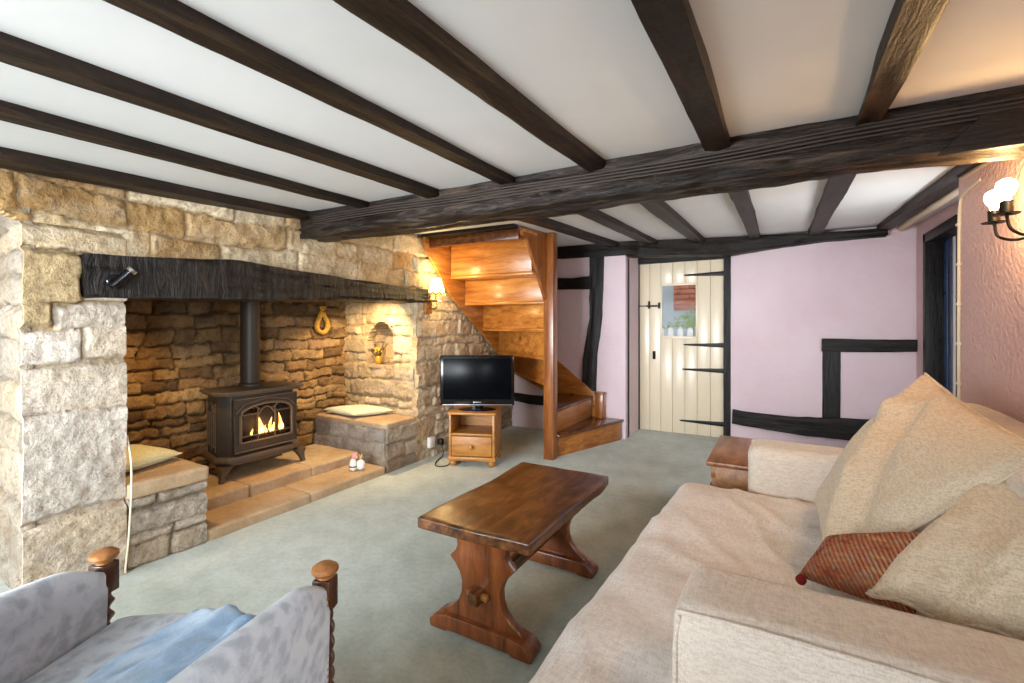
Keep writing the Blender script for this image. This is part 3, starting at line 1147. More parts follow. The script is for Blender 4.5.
joist('dark wall joist tight against the top of the stone chimney wall', -2.40, -2.66, -1.5, 2.06, 0.14, 0.13, 71, 0.05)
joist('narrow dark ceiling joist second from the stone wall', -1.84, -2.14, -1.5, 2.08, 0.10, 0.075, 72)
joist('dark ceiling joist third from the stone wall with pale chip', -1.44, -1.61, -1.5, 2.08, 0.10, 0.09, 73)
joist('brown flat grained ceiling joist fourth from the stone wall', -0.98, -1.15, -1.5, 2.08, 0.09, 0.075, 74, 0.03)
joist('rough brown ceiling joist meeting the middle of the main beam', -0.672, -0.675, -1.5, 2.08, 0.09, 0.10, 75, 0.034, waney=0.006)
joist('dark ceiling joist second from the wall light', -0.175, -0.165, -1.5, 2.10, 0.085, 0.095, 76, 0.04, waney=0.006)
joist('crooked brown ceiling joist nearest the wall light', 0.30, 0.315, -1.5, 2.10, 0.12, 0.075, 77, 0.045, waney=0.012)
joist('black glossy joist behind the beam passing the stair post', -1.49, -1.46, 2.2, 4.95, 0.10, 0.10, 81, 0.05)
joist('dark purple brown joist behind the beam above lilac panel', -1.06, -1.09, 2.2, 5.1, 0.10, 0.11, 82, 0.045)
joist('grey streaked joist behind the beam above the cream door', -0.625, -0.65, 2.2, 5.2, 0.10, 0.11, 83, 0.045)
joist('brown joist behind the beam just right of the door', -0.15, -0.148, 2.2, 5.25, 0.09, 0.09, 84, 0.045)
joist('brown joist behind the beam above the lilac wall', 0.33, 0.35, 2.2, 5.25, 0.10, 0.10, 85, 0.045)
joist('dark joist behind the beam tight beside the roughcast wall', 0.87, 0.87, 2.2, 5.3, 0.10, 0.10, 86, 0.05)

# wall plate over the door, tapering to the right
mb = timber([(-2.75, 4.90, 2.10), (-2.0, 4.905, 2.09), (-1.40, 4.915, 2.085), (-1.30, 5.0, 2.085), (-0.43, 5.28, 2.085), (0.0, 5.33, 2.075), (0.4, 5.34, 2.07), (0.85, 5.34, 2.066)],
            [0.14, 0.14, 0.14, 0.16, 0.18, 0.16, 0.14, 0.14], [0.150, 0.152, 0.158, 0.16, 0.175, 0.115, 0.075, 0.065], 15, 0.008, round_=0.2, k=8)
structure(obj('trim_2', mb, M_OAK, sharp=60), 'black oak wall plate above the cream door tapering to the right', 'wall beam')
# plaster cornice and pipes along the right wall
mb = MB()
mb.tube([(0.90, 2.3, CZ(2.3) - 0.03), (0.90, 3.3, CZ(3.3) - 0.025), (0.925, 4.3, CZ(4.3) - 0.03), (0.96, 5.38, CZ(5.38) - 0.03)], 0.032, 10)
mb.tube([(0.80, 2.3, CZ(2.3) - 0.07), (0.805, 3.16, CZ(3.1) - 0.06)], 0.011, 8)
structure(obj('trim_3', mb, m_plaster('cream_pink_cornice', '#cdb59a', '#d6c2ab', 0.3, 20), sharp=60), 'cream painted pipe running along the top of roughcast wall', 'pipe')
pts = sweep([(0.80, 2.9, 1.86), (0.795, 3.08, 1.845), (0.793, 3.15, 1.80), (0.794, 3.17, 1.6), (0.793, 3.172, 1.1), (0.794, 3.172, 0.6)], 0, 8)
mb = MB().tube(pts, 0.007, 8)
for z_ in (1.7, 1.5, 1.3, 1.1, 0.9):
    mb.box((0.783, 3.160, z_), (0.801, 3.185, z_ + 0.012), 0.002)
tag(obj('cable', mb, M_OFFWIRE), 'cream cable clipped down the edge of roughcast wall beside blue boards', 'cable')

# uprights and rails in the back wall
mb = timber([(-1.70, 4.865, 1.95), (-1.715, 4.862, 1.3), (-1.77, 4.86, 0.9), (-1.80, 4.862, 0.44)], [0.165, 0.15, 0.15, 0.17], 0.06, 17, 0.010, round_=0.3, k=8)
structure(obj('trim_4', mb, M_POST, sharp=60), 'crooked black oak post in the wall behind the stairs', 'wall post')
mb = timber([(-2.3, 4.862, 1.735), (-1.98, 4.862, 1.715), (-1.76, 4.862, 1.73)], 0.05, [0.13, 0.12, 0.14], 18, 0.008, round_=0.3)
structure(obj('trim_5', mb, M_OAK, sharp=60), 'short black oak rail beside the crooked post', 'wall rail')
mb = timber([(-2.72, 4.855, 0.40), (-2.5, 4.852, 0.385), (-2.2, 4.855, 0.385), (-1.9, 4.86, 0.39)], 0.07, [0.08, 0.10, 0.10, 0.09], 19, 0.008, round_=0.3)
structure(obj('trim_6', mb, M_OAK, sharp=60), 'low black rail on the wall under the stairs', 'wall rail')
mb = timber([(-0.41, 5.385, 0.315), (-0.1, 5.38, 0.30), (0.2, 5.38, 0.305), (0.55, 5.38, 0.325), (1.06, 5.38, 0.33)], 0.06, [0.14, 0.15, 0.175, 0.20, 0.21], 20, 0.008, round_=0.25, k=8)
structure(obj('trim_7', mb, M_OAK, sharp=60), 'wavy black oak rail low on the lilac wall behind the sofa', 'wall rail')
mb = timber([(0.365, 5.385, 1.072), (0.7, 5.385, 1.068), (1.07, 5.385, 1.07)], 0.05, [0.125, 0.12, 0.105], 22, 0.004, round_=0.15)
structure(obj('trim_8', mb, M_OAK, sharp=60), 'straight black rail high on the lilac wall meeting the blue doorway', 'wall rail')
mb = timber([(0.443, 5.385, 0.955), (0.44, 5.385, 0.30)], 0.142, 0.05, 23, 0.004, round_=0.15)
structure(obj('trim_9', mb, M_POST, sharp=60), 'short black upright between the two rails on lilac wall', 'wall post')

# ------------------------------------------------------------------ cream plank door
d = thing('door_1', 'cream painted plank door with small pane and black strap hinges', 'door', (-0.95, 5.42, 0), kind='structure')
DX0, DX1 = -1.385, -0.50
PX0, PX1, PZ0, PZ1 = -1.147, -0.763, 1.062, 1.652
edges = [DX0, -1.27, -1.147, -1.02, -0.89, -0.763, -0.63, DX1]
for i in range(7):
    a, b = edges[i] + 0.0012, edges[i + 1] - 0.0012
    mid = (a + b) / 2
    if PX0 < mid < PX1:
        for z0, z1 in ((0.006, PZ0), (PZ1, 1.905)):
            mb = MB().box((a, 5.425, z0), (b, 5.455, z1), 0.0025)
            obj('plank', mb, M_DOOR, d)
    else:
        mb = MB().box((a, 5.425, 0.006), (b, 5.455, 1.905), 0.0025)
        obj('plank', mb, M_DOOR, d)
mb = MB().box((DX0, 5.455, 0.02), (PX0, 5.47, 1.9)).box((PX1, 5.455, 0.02), (DX1, 5.47, 1.9)).box((PX0, 5.455, 0.02), (PX1, 5.47, PZ0)).box((PX0, 5.455, PZ1), (PX1, 5.47, 1.9))
obj('backing', mb, M_DOOR, d)
mb = MB()
for lo, hi in (((PX0 - 0.006, 5.418, PZ0 - 0.012), (PX1 + 0.006, 5.44, PZ0 + 0.014)), ((PX0 - 0.006, 5.418, PZ1 - 0.014), (PX1 + 0.006, 5.44, PZ1 + 0.006)),
               ((PX0 - 0.006, 5.418, PZ0), (PX0 + 0.014, 5.44, PZ1)), ((PX1 - 0.014, 5.418, PZ0), (PX1 + 0.006, 5.44, PZ1))):
    mb.box(lo, hi, 0.003)
obj('pane_frame', mb, M_DOOR, d)
g = NT('window_glass')
g.set(0.02)
g.b.inputs['Transmission Weight'].default_value = 1.0
g.b.inputs['IOR'].default_value = 1.1
mb = MB().box((PX0, 5.444, PZ0), (PX1, 5.448, PZ1))
obj('pane', mb, g.m, d, smooth=False)
# strap hinges: long tapering iron straps
for z_, tip in ((1.745, -0.885), (0.985, -0.89), (0.715, -0.905), (0.150, -0.93)):
    mb = MB()
    mb.prism([(-0.455, z_ + 0.026), (-0.455, z_ - 0.026), (-0.52, z_ - 0.024), (tip, z_ - 0.008), (tip - 0.02, z_), (tip, z_ + 0.008), (-0.52, z_ + 0.024)], 5.414, 5.426, 'Y', 0.001)
    mb.lathe([(0.010, -0.034), (0.010, 0.034)], (-0.478, 5.414, z_), 10)
    obj('strap_hinge', mb, M_IRON, d)
mb = MB()
mb.box((-1.30, 5.412, 1.405), (-1.155, 5.424, 1.425), 0.003)
mb.box((-1.175, 5.405, 1.385), (-1.150, 5.425, 1.452), 0.003)
mb.box((-1.285, 5.405, 1.385), (-1.262, 5.425, 1.470), 0.003)
mb.box((-1.415, 5.395, 1.375), (-1.385, 5.425, 1.45), 0.003)
mb.box((-1.40, 5.40, 1.41), (-1.16, 5.412, 1.422), 0.002)
obj('latch', mb, M_IRON, d)
mb = MB()
mb.box((-1.235, 5.414, 0.815), (-1.205, 5.425, 0.905), 0.004)
mb.tube([(-1.22, 5.41, 0.885), (-1.22, 5.395, 0.86), (-1.22, 5.41, 0.83)], 0.006, 8)
obj('pull_handle', mb, M_IRON, d)
# frame
mb = timber([(-1.412, 5.40, 1.92), (-1.418, 5.40, 0.0)], 0.056, 0.10, 25, 0.003, round_=0.12)
structure(obj('trim_10', mb, M_POST, sharp=60), 'slim black door post beside the lilac wall end', 'door frame')
mb = timber([(-0.462, 5.395, 1.95), (-0.468, 5.395, 0.0)], 0.066, 0.10, 26, 0.004, round_=0.12)
structure(obj('trim_11', mb, M_POST, sharp=60), 'black door post holding the strap hinges', 'door frame')
mb = timber([(-1.44, 5.42, 1.965), (-0.43, 5.42, 1.97)], 0.08, 0.072, 27, 0.003, round_=0.12)
structure(obj('trim_12', mb, M_OAK, sharp=60), 'black head rail over the cream door', 'door frame')

# what shows through the small pane: yard wall, brickwork, palings and leaves
mb = MB()
for r_ in range(16):
    for c_ in range(6):
        x0 = -1.34 + c_ * 0.225 + (0.11 if r_ % 2 and c_ else 0)
        mb.box((x0, 7.2, 1.43 + r_ * 0.075), (x0 + (0.325 if r_ % 2 and not c_ else 0.215), 7.3, 1.495 + r_ * 0.075), 0.004)
mb.box((-1.34, 7.22, 1.42), (0.0, 7.4, 2.65))
tag(obj('brick_wall', mb, m_plain('red_brick', '#9a5f48', 0.85, 0, 0.35, 12)), 'red brick wall of the yard seen through the door pane', 'wall', kind='structure')
mb = MB()
mb.box((-3.0, 7.5, 0.0), (1.5, 7.6, 2.6))
tag(obj('yard_wall', mb, m_plain('grey_white_render', '#a9b0b4', 0.8, 0, 0.06)), 'pale rendered yard wall seen through the door pane', 'wall', kind='structure')
fence = thing('picket_fence', 'white picket fence low in the door pane', 'fence', (-1.1, 6.9, 0))
for i in range(9):
    x0 = -1.75 + i * 0.13
    mb = MB().prism([(x0, 0.0), (x0 + 0.075, 0.0), (x0 + 0.075, 1.13), (x0 + 0.037, 1.18), (x0, 1.13)], 6.9, 6.92, 'Y', 0.002)
    obj('paling', mb, M_WHITEPL, fence)
mb = MB().box((-1.8, 6.92, 0.8), (-0.55, 6.95, 0.86)).box((-1.8, 6.92, 0.3), (-0.55, 6.95, 0.36))
obj('rail', mb, M_WHITEPL, fence)
mb = MB()
rs = np.random.RandomState(4)
for i in range(120):
    c = Vector((rs.normal(-1.05, 0.18), rs.normal(7.1, 0.03), 1.16 + abs(rs.normal(0, 0.10))))
    a = rs.uniform(0, 6.28)
    dx, dz = Vector((math.cos(a), rs.uniform(-0.4, 0.4), math.sin(a))) * 0.04, Vector((-math.sin(a), 0.2, math.cos(a))) * 0.014
    mb.add([c - dx, c - dz, c + dx, c + dz], [(0, 1, 2, 3)])
mb.tube([(-1.05, 7.1, 0), (-1.05, 7.1, 1.2)], 0.012, 6)
tag(obj('garden_shrub', mb, m_plain('leaf_green', '#7d9a4e', 0.6, 0, 0.3, 20)), 'small green shrub behind the picket fence in the pane', 'shrub')
ya = area('yard_daylight', (-1.0, 6.2, 2.6), (-1.0, 7.3, 1.2), 1.6, 0.8, 4, (0.95, 0.98, 1.0))

# white smoke alarm box on the wall plate
mb = MB().box((-1.60, 4.855, 1.935), (-1.50, 4.885, 2.015), 0.006)
a_ = thing('junction_box', 'small white plastic box on the black wall plate left of the door', 'box', (-1.55, 4.87, 1.935))
obj('cover', mb, M_WHITEPL, a_)
mb = MB().box((-1.575, 4.851, 1.955), (-1.525, 4.857, 1.962)).ball((-1.55, 4.854, 1.99), 0.004, 8, 6)
obj('screw_slot', mb, M_SILVER, a_)

# ------------------------------------------------------------------ blue boarded door in the right wall
d2 = thing('door_2', 'narrow doorway with dark blue boarded door in the roughcast wall', 'door', (1.1, 4.5, 0), kind='structure')
eds = [4.31, 4.45, 4.68, 4.79, 4.89, 5.0]
for i in range(5):
    mb = MB().box((1.155, eds[i] + 0.004, 0.01), (1.185, eds[i + 1] - 0.004, 1.87), 0.006)
    obj('board', mb, M_BLUEDOOR, d2)
mb = MB().box((1.18, 4.31, 0.01), (1.20, 5.0, 1.87))
obj('backing', mb, M_BLUEDOOR, d2)
mb = MB()
mb.box((1.045, 5.0, 0), (1.19, 5.075, 1.95), 0.006)
mb.box((1.045, 4.25, 1.875), (1.19, 5.075, 1.95), 0.006)
mb.box((1.060, 4.25, 0), (1.19, 4.31, 1.95), 0.006)
obj('door_frame', mb, M_POST, d2)
mb = MB()
for z_ in (0.75, 1.1, 1.45, 1.7):
    mb.ball((1.153, 4.74, z_), 0.008, 8, 6)
    mb.ball((1.153, 4.94, z_), 0.008, 8, 6)
obj('door_stud', mb, M_IRON, d2)
mb = MB().box((1.138, 4.635, 0.02), (1.156, 4.69, 1.86), 0.003)
obj('white_edge', mb, M_WHITEPL, d2, label='white painted strip')

# ------------------------------------------------------------------ staircase
st = thing('staircase', 'varnished orange pine winder staircase rising around a square newel post', 'staircase', (-1.78, 3.86, 0))
NP = (-1.78, 3.87)
RE = [(-1.44, 4.83), (-1.76, 4.84), (-2.25, 4.845), (-2.675, 4.82), (-2.68, 4.46), (-2.68, 4.14)]
RZ = [0.0, 0.215, 0.435, 0.66, 0.905, 1.165, 1.42, 1.66, 1.96]


def board(p, q_, th, z0, z1, bev=0.003):
    p, q_ = Vector((p[0], p[1])), Vector((q_[0], q_[1]))
    dd = (q_ - p).normalized()
    nn = Vector((-dd.y, dd.x)) * th / 2
    return MB().prism([tuple(p + nn), tuple(q_ + nn), tuple(q_ - nn), tuple(p - nn)], z0, z1, 'Z', bev)


for i, e in enumerate(RE):
    obj('riser', board(NP, e, 0.024, RZ[i], RZ[i + 1] - 0.028), M_STAIR if i > 3 else M_STAIR_ALONG, st)
obj('riser', board((-1.82, 3.81), (-2.68, 3.81), 0.024, RZ[6], RZ[7] - 0.028), M_STAIR, st)
obj('riser', board((-1.83, 3.58), (-2.68, 3.58), 0.024, RZ[7], RZ[8] - 0.0), M_STAIR, st)


def out(p, q_, dist):
    dd = (Vector(q_) - Vector(p)).normalized()
    return dd


polys = [
    [(-1.775, 3.86), (-1.70, 3.86), (-1.405, 4.85), (-1.76, 4.855)],
    [(-1.79, 3.86), (-1.745, 3.87), (-1.735, 4.85), (-2.25, 4.86)],
    [(-1.80, 3.86), (-1.76, 3.88), (-2.23, 4.86), (-2.69, 4.86), (-2.69, 4.80)],
    [(-1.80, 3.85), (-1.77, 3.88), (-2.68, 4.84), (-2.69, 4.44)],
    [(-1.80, 3.84), (-1.78, 3.87), (-2.69, 4.49), (-2.69, 4.12)],
    [(-1.82, 3.80), (-1.79, 3.86), (-2.69, 4.17), (-2.69, 3.80)],
    [(-1.82, 3.57), (-1.82, 3.835), (-2.69, 3.835), (-2.69, 3.57)],
]
for i, p in enumerate(polys):
    obj('tread', MB().prism(p, RZ[i + 1] - 0.028, RZ[i + 1], 'Z', 0.005), M_TREAD if i < 2 else M_STAIR, st)
# newel
mb = MB().box((-1.825, 3.795, 0), (-1.73, 3.89, 2.05), 0.004)
obj('newel_post', mb, M_STAIR_UP, st)
# wall string along the stone wall
mb = MB().prism([(3.20, 1.885), (3.59, 1.475), (4.47, 0.877), (4.86, 0.62), (4.86, 1.02), (4.2, 1.50), (3.88, 1.80), (3.62, 2.0), (3.20, 1.99)], -2.715, -2.685, 'X', 0.003)
obj('wall_string', mb, M_STAIR_ALONG, st)
mb = MB().prism([(-2.70, 0.62), (-2.35, 0.463), (-1.95, 0.22), (-1.72, 0.10), (-1.72, 0.0), (-1.60, 0.0), (-1.60, 0.475), (-1.745, 0.485), (-2.13, 0.78), (-2.70, 1.15)], 4.845, 4.872, 'Y', 0.003)
obj('wall_string', mb, M_STAIR, st)
mb = MB().box((-1.69, 4.775, 0.215), (-1.605, 4.86, 0.465), 0.003).box((-1.70, 4.765, 0.465), (-1.595, 4.865, 0.485), 0.004)
obj('string_end_post', mb, M_STAIR_UP, st)
mb = MB().prism([(3.81, 1.40), (3.81, 2.03), (3.35, 2.02)], -1.826, -1.796, 'X', 0.003)
obj('outer_string', mb, M_STAIR_UP, st)
mb = MB().box((-2.715, 3.26, 1.885), (-1.79, 3.30, 1.965), 0.004)
obj('top_rail', mb, M_TREAD, st)
mb = MB().box((-2.715, 3.30, 1.962), (-1.79, 3.60, 1.985), 0.003)
obj('top_soffit', mb, M_STAIR, st)
# black trimmer the stair hangs from
mb = timber([(-2.72, 3.23, 2.02), (-1.8, 3.24, 2.02)], 0.07, 0.05, 28, 0.003)
structure(obj('trim_13', mb, M_OAK, sharp=60), 'black trimmer above the top of the staircase', 'trimmer')

# ------------------------------------------------------------------ television stand and television
AN = math.atan2(0.371, 0.928)
ts = thing('television_stand', 'small honey pine cabinet with open shelf and one drawer under the television', 'cabinet', (-2.2525, 3.285, 0), AN)
W_, D_, H_ = 0.395, 0.36, 0.46
L = lambda **k: dict(world=False)
mb = MB().box((-W_ / 2 - 0.012, -0.012, H_ - 0.022), (W_ / 2 + 0.012, D_ + 0.01, H_), 0.008)
obj('cabinet_top', mb, M_PINE, ts, world=False)
mb = MB().box((-W_ / 2, 0, 0.05), (-W_ / 2 + 0.02, D_, H_ - 0.022), 0.002)
obj('side_panel', mb, M_PINE, ts, world=False)
mb = MB().box((W_ / 2 - 0.02, 0, 0.05), (W_ / 2, D_, H_ - 0.022), 0.002)
obj('side_panel', mb, M_PINE, ts, world=False)
mb = MB().box((-W_ / 2 + 0.02, D_ - 0.012, 0.05), (W_ / 2 - 0.02, D_, H_ - 0.022))
obj('back_panel', mb, M_PINE, ts, world=False)
mb = MB().box((-W_ / 2 + 0.02, 0.004, 0.262), (W_ / 2 - 0.02, D_ - 0.012, 0.28), 0.002)
obj('shelf', mb, M_PINE, ts, world=False)
mb = MB().box((-W_ / 2 - 0.01, -0.01, 0.05), (W_ / 2 + 0.01, D_ + 0.005, 0.085), 0.008)
obj('plinth', mb, M_PINE, ts, world=False)
mb = MB().box((-W_ / 2 + 0.024, -0.006, 0.092), (W_ / 2 - 0.024, 0.30, 0.256), 0.006)
dr = obj('drawer', mb, M_PINE, ts, world=False)
mb = MB().lathe([(0.010, 0), (0.009, 0.012), (0.019, 0.022), (0.021, 0.032), (0.015, 0.042), (0.004, 0.046)], (0, 0, 0), 18, Matrix.Translation((0, -0.005, 0.174)) @ Matrix.Rotation(PI / 2, 4, 'X'))
obj('knob', mb, M_PINE, dr, world=False)
for sx in (-1, 1):
    for y_ in (0.035, D_ - 0.04):
        mb = MB().lathe([(0.022, 0), (0.030, 0.010), (0.033, 0.025), (0.030, 0.040), (0.022, 0.052)], (sx * (W_ / 2 - 0.03), y_, 0), 18)
        obj('bun_foot', mb, M_PINE, ts, world=False)

tv = thing('television', 'black flat screen television on the pine cabinet', 'television', (-2.285, 3.42, 0.46), YAW)
tw, z0, z1 = 0.325, 0.035, 0.475
mb = MB().box((-tw, 0.0, z0), (tw, 0.045, z1), 0.010)
mb.box((-tw * 0.7, 0.04, z0 + 0.06), (tw * 0.7, 0.08, z1 - 0.08), 0.02)
obj('casing', mb, M_BLACKPL, tv, world=False)
mb = MB().box((-tw + 0.028, -0.0015, z0 + 0.055), (tw - 0.028, 0.002, z1 - 0.028), 0.0005)
obj('screen', mb, M_SCREEN, tv, world=False)
mb = MB().box((-tw + 0.02, -0.003, z0 + 0.004), (tw - 0.02, 0.01, z0 + 0.012), 0.002).box((-0.035, -0.003, z0 + 0.026), (0.035, 0.002, z0 + 0.034), 0.001)
obj('silver_strip', mb, M_SILVER, tv, world=False, label='thin silver trim strip')
mb = MB().box((-0.05, 0.012, 0.008), (0.05, 0.04, 0.06), 0.006)
mb.lathe([(0.165, 0.0), (0.165, 0.004), (0.14, 0.010), (0.05, 0.013)], (0, 0, 0), 32, Matrix.Translation((0, 0.02, 0)) @ Matrix.Diagonal((1, 0.62, 1, 1)))
obj('pedestal', mb, M_BLACKPL, tv, world=False)

# wall socket, plug and black lead beside the cabinet
so = thing('wall_socket', 'white double wall socket low on the stone beside the television cabinet', 'socket', (XL + 0.02, 3.36, 0.10))
mb = MB().box((XL + 0.005, 3.30, 0.095), (XL + 0.04, 3.375, 0.19), 0.005)
obj('back_box', mb, M_WHITEPL, so)
mb = MB().box((XL + 0.04, 3.32, 0.15), (XL + 0.044, 3.335, 0.168), 0.001).box((XL + 0.04, 3.35, 0.15), (XL + 0.044, 3.365, 0.168), 0.001)
obj('rocker_switch', mb, M_WHITEPL, so)
mb = MB().box((XL + 0.025, 3.415, 0.10), (XL + 0.075, 3.46, 0.155), 0.008)
mb.tube(sweep([(XL + 0.06, 3.437, 0.105), (XL + 0.085, 3.43, 0.06), (XL + 0.10, 3.40, 0.012), (-2.60, 3.25, 0.006), (-2.52, 3.15, 0.006), (-2.45, 3.19, 0.006), (-2.47, 3.28, 0.006), (-2.50, 3.42, 0.006)], 0), 0.0045, 6)
tag(obj('power_lead', mb, M_DARKWIRE), 'black plug and lead curling on carpet beside the pine cabinet', 'power lead')

# ------------------------------------------------------------------ coffee table
ct = thing('coffee_table', 'low dark wooden trestle coffee table in the middle of the carpet', 'coffee table', (-0.98, 1.85, 0))
TX0, TX1, TY0, TY1, TZ = -1.224, -0.732, 1.415, 2.275, 0.452
vnt = VN(77)


def tdisp(p):
    yy = p[:, 1]
    k = np.zeros_like(p)
    k[:, 0] = 0.010 * vnt(yy, p[:, 2] * 0 + 1, 4, 3) + np.where(p[:, 0] < -0.98, 0.014 * np.exp(-((yy - 1.95) / 0.25) ** 2), 0.012 * np.exp(-((yy - 2.12) / 0.10) ** 2))
    k[:, 1] = 0.007 * vnt(p[:, 0] + 8, p[:, 2] + 2, 9, 3)
    k[:, 2] = 0.004 * vnt(p[:, 0] + 4, yy + 9, 5, 3)
    return k


mb = softbox((TX0, TY0, TZ - 0.045), (TX1, TY1, TZ), 0.009, 54, tdisp)
obj('tabletop', mb, M_TABLE, ct, sharp=50)
# shaped trestle boards
half = [(0.135, 0.405), (0.128, 0.385), (0.112, 0.365), (0.108, 0.340), (0.118, 0.318), (0.145, 0.292), (0.120, 0.270), (0.098, 0.240), (0.086, 0.205), (0.088, 0.165), (0.102, 0.130), (0.130, 0.100), (0.165, 0.078), (0.180, 0.062)]
prof = [(-x, z) for x, z in half] + [(x, z) for x, z in half[::-1]]
for yc in (1.515, 2.155):
    pl = [(-0.985 + x, z) for x, z in prof]
    mb = MB().prism(pl, yc - 0.020, yc + 0.020, 'Y', 0.004)
    obj('trestle_leg', mb, M_TABLE_LEG, ct)
    ft = [(-0.225, 0.0), (-0.23, 0.028), (-0.20, 0.056), (-0.14, 0.068), (0.14, 0.068), (0.20, 0.056), (0.23, 0.028), (0.225, 0.0), (0.15, 0.0), (0.14, 0.008), (-0.14, 0.008), (-0.15, 0.0)]
    mb = MB().prism([(-0.985 + x, z) for x, z in ft], yc - 0.045, yc + 0.045, 'Y', 0.008)
    obj('foot', mb, M_TABLE_LEG, ct)
    mb = MB().box((-1.16, yc - 0.035, 0.385), (-0.81, yc + 0.035, 0.412), 0.006)
    obj('cleat', mb, M_TABLE_LEG, ct)
mb = MB().box((-1.005, 1.44, 0.155), (-0.965, 2.23, 0.205), 0.004)
rail = obj('stretcher', mb, M_TABLE, ct)
for y_ in (1.478, 2.192):
    mb = MB().prism([(-1.03, 0.176), (-0.94, 0.170), (-0.94, 0.190), (-1.03, 0.196)], y_ - 0.010, y_ + 0.010, 'Y', 0.003)
    obj('peg', mb, M_CHEST, rail, label='pale wooden wedge peg')

# ------------------------------------------------------------------ sofa
sf = thing('sofa', 'cream linen sofa with pale loose cover along the roughcast wall', 'sofa', (0.2, 1.85, 0))
vs1, vs2 = VN(101), VN(102)


def sd(p):
    k = np.zeros_like(p)
    top_ = np.clip((p[:, 2] - 0.36) / 0.08, 0, 1)
    k[:, 2] = top_ * (0.016 * vs1(p[:, 0], p[:, 1], 3.2, 3) + 0.012 * vs1(p[:, 0] * 0.6 + 4, p[:, 1] + 3, 7, 2)) - top_ * 0.035 * np.exp(-((p[:, 0] - 0.05) / 0.3) ** 2)
    rg = 1 - np.abs(vs1(p[:, 0] * 0.9 + 0.5 * p[:, 1] + 11, p[:, 1] * 0.55 + 5, 5.5, 2))
    k[:, 2] += top_ * 0.010 * np.clip((rg - 0.75) / 0.25, 0, 1) ** 2
    fr = np.clip((-p[:, 0] - 0.15) / 0.2, 0, 1)
    k[:, 0] = fr * (0.018 * vs2(p[:, 1], p[:, 2], 3.5, 3) + 0.010 * np.sin(p[:, 1] * 9 + 1) * np.clip(1 - p[:, 2] / 0.4, 0, 1))
    k[:, 0] -= fr * 0.06 * np.clip((2.3 - p[:, 1]) / 1.3, 0, 1.1)
    k[:, 1] = 0.012 * vs2(p[:, 0] + 5, p[:, 2] + 8, 4, 2)
    return k


mb = softbox((-0.425, 0.80, 0.20), (0.50, 2.475, 0.455), 0.075, 60, sd)
obj('seat_cushion', mb, M_LINEN_W, sf, sharp=80)
mb = softbox((-0.40, 1.02, 0.02), (0.75, 2.66, 0.24), 0.03, 24, lambda p: np.stack([np.where(p[:, 0] < -0.2, 0.02 * np.sin(p[:, 1] * 14), 0), 0 * p[:, 0], 0 * p[:, 0]], -1))
obj('base', mb, M_LINEN_W, sf, sharp=80)


def arm_disp(seed):
    vn_ = VN(seed)

    def f_(p):
        k = np.zeros_like(p)
        k[:, 2] = 0.006 * vn_(p[:, 0], p[:, 1], 4, 2)
        k[:, 1] = 0.006 * vn_(p[:, 0] + 4, p[:, 2], 4, 2)
        k[:, 0] = 0.006 * vn_(p[:, 1] + 2, p[:, 2], 5, 2)
        return k
    return f_


for (a, b, sd_) in ((1.0, 1.235, 5), (2.485, 2.715, 6)):
    mb = softbox((-0.19 if a < 2 else -0.125, a, 0.03), (0.74, b, 0.625), 0.045, 40, arm_disp(sd_))
    ar = obj('armrest', mb, M_LINEN, sf, sharp=80)
    # piping along the outside top edge and down the front
    xf = -0.19 if a < 2 else -0.125
    yo = a + 0.012 if a < 2 else b - 0.012
    pts = sweep([(0.70, yo, 0.612), (0.3, yo, 0.613), (xf + 0.055, yo, 0.612), (xf + 0.012, yo, 0.585), (xf + 0.004, yo, 0.45), (xf + 0.004, yo, 0.05)], 0, 10)
    obj('piping', MB().tube(pts, 0.0055, 8), M_LINEN, ar)
mb = softbox((0.48, 1.05, 0.05), (0.77, 2.70, 0.875), 0.07, 30, arm_disp(9))
obj('backrest', mb, M_LINEN, sf, sharp=80)
for x_ in (-0.30, 0.68):
    for y_ in (1.08, 2.60):
        obj('foot', MB().lathe([(0.02, 0), (0.025, 0.03)], (x_, y_, 0), 12), M_TURNED, sf)

# back cushions: two big soft squares and the knitted one
def fold_a(a, b):
    return 0.03 * np.exp(-((a * 0.8 + b * 0.7 + 0.05) / 0.13) ** 2) - 0.025 * np.exp(-((a * 0.8 + b * 0.7 - 0.25) / 0.12) ** 2) + 0.02 * np.exp(-((a - b * 0.5 + 0.7) / 0.15) ** 2)


cu = thing('back_cushion', 'large oatmeal linen cushion with raised corner leaning beside the far sofa arm', 'cushion', (0.35, 2.1, 0.44), group='oatmeal back cushions on the sofa')
mb, rim = pillow((0.13, 2.30, 0.47), (0.13, 1.62, 0.47), (0.55, 1.56, 0.90), (0.545, 2.515, 0.985), 0.095, 44, 3, 0.05, 0.016, 0.5, fold=fold_a)
cvr = obj('cover', mb, M_CUSH, cu, sharp=80)
obj('seam', MB().tube(rim, 0.005, 6, True), M_CUSH, cvr)
cu = thing('back_cushion', 'slumped oatmeal linen cushion against the near sofa arm behind the knitted one', 'cushion', (0.4, 1.4, 0.44), group='oatmeal back cushions on the sofa')
mb, rim = pillow((0.185, 1.39, 0.56), (0.42, 1.29, 0.58), (0.70, 1.36, 0.80), (0.53, 1.72, 0.84), 0.075, 40, 8, 0.0, 0.014, 0.36, fold=lambda a, b: 0.02 * np.sin(a * 5 + b * 2) * (1 - a * a))
cvr = obj('cover', mb, M_CUSH, cu, sharp=80)
obj('seam', MB().tube(rim, 0.005, 6, True), M_CUSH, cvr)

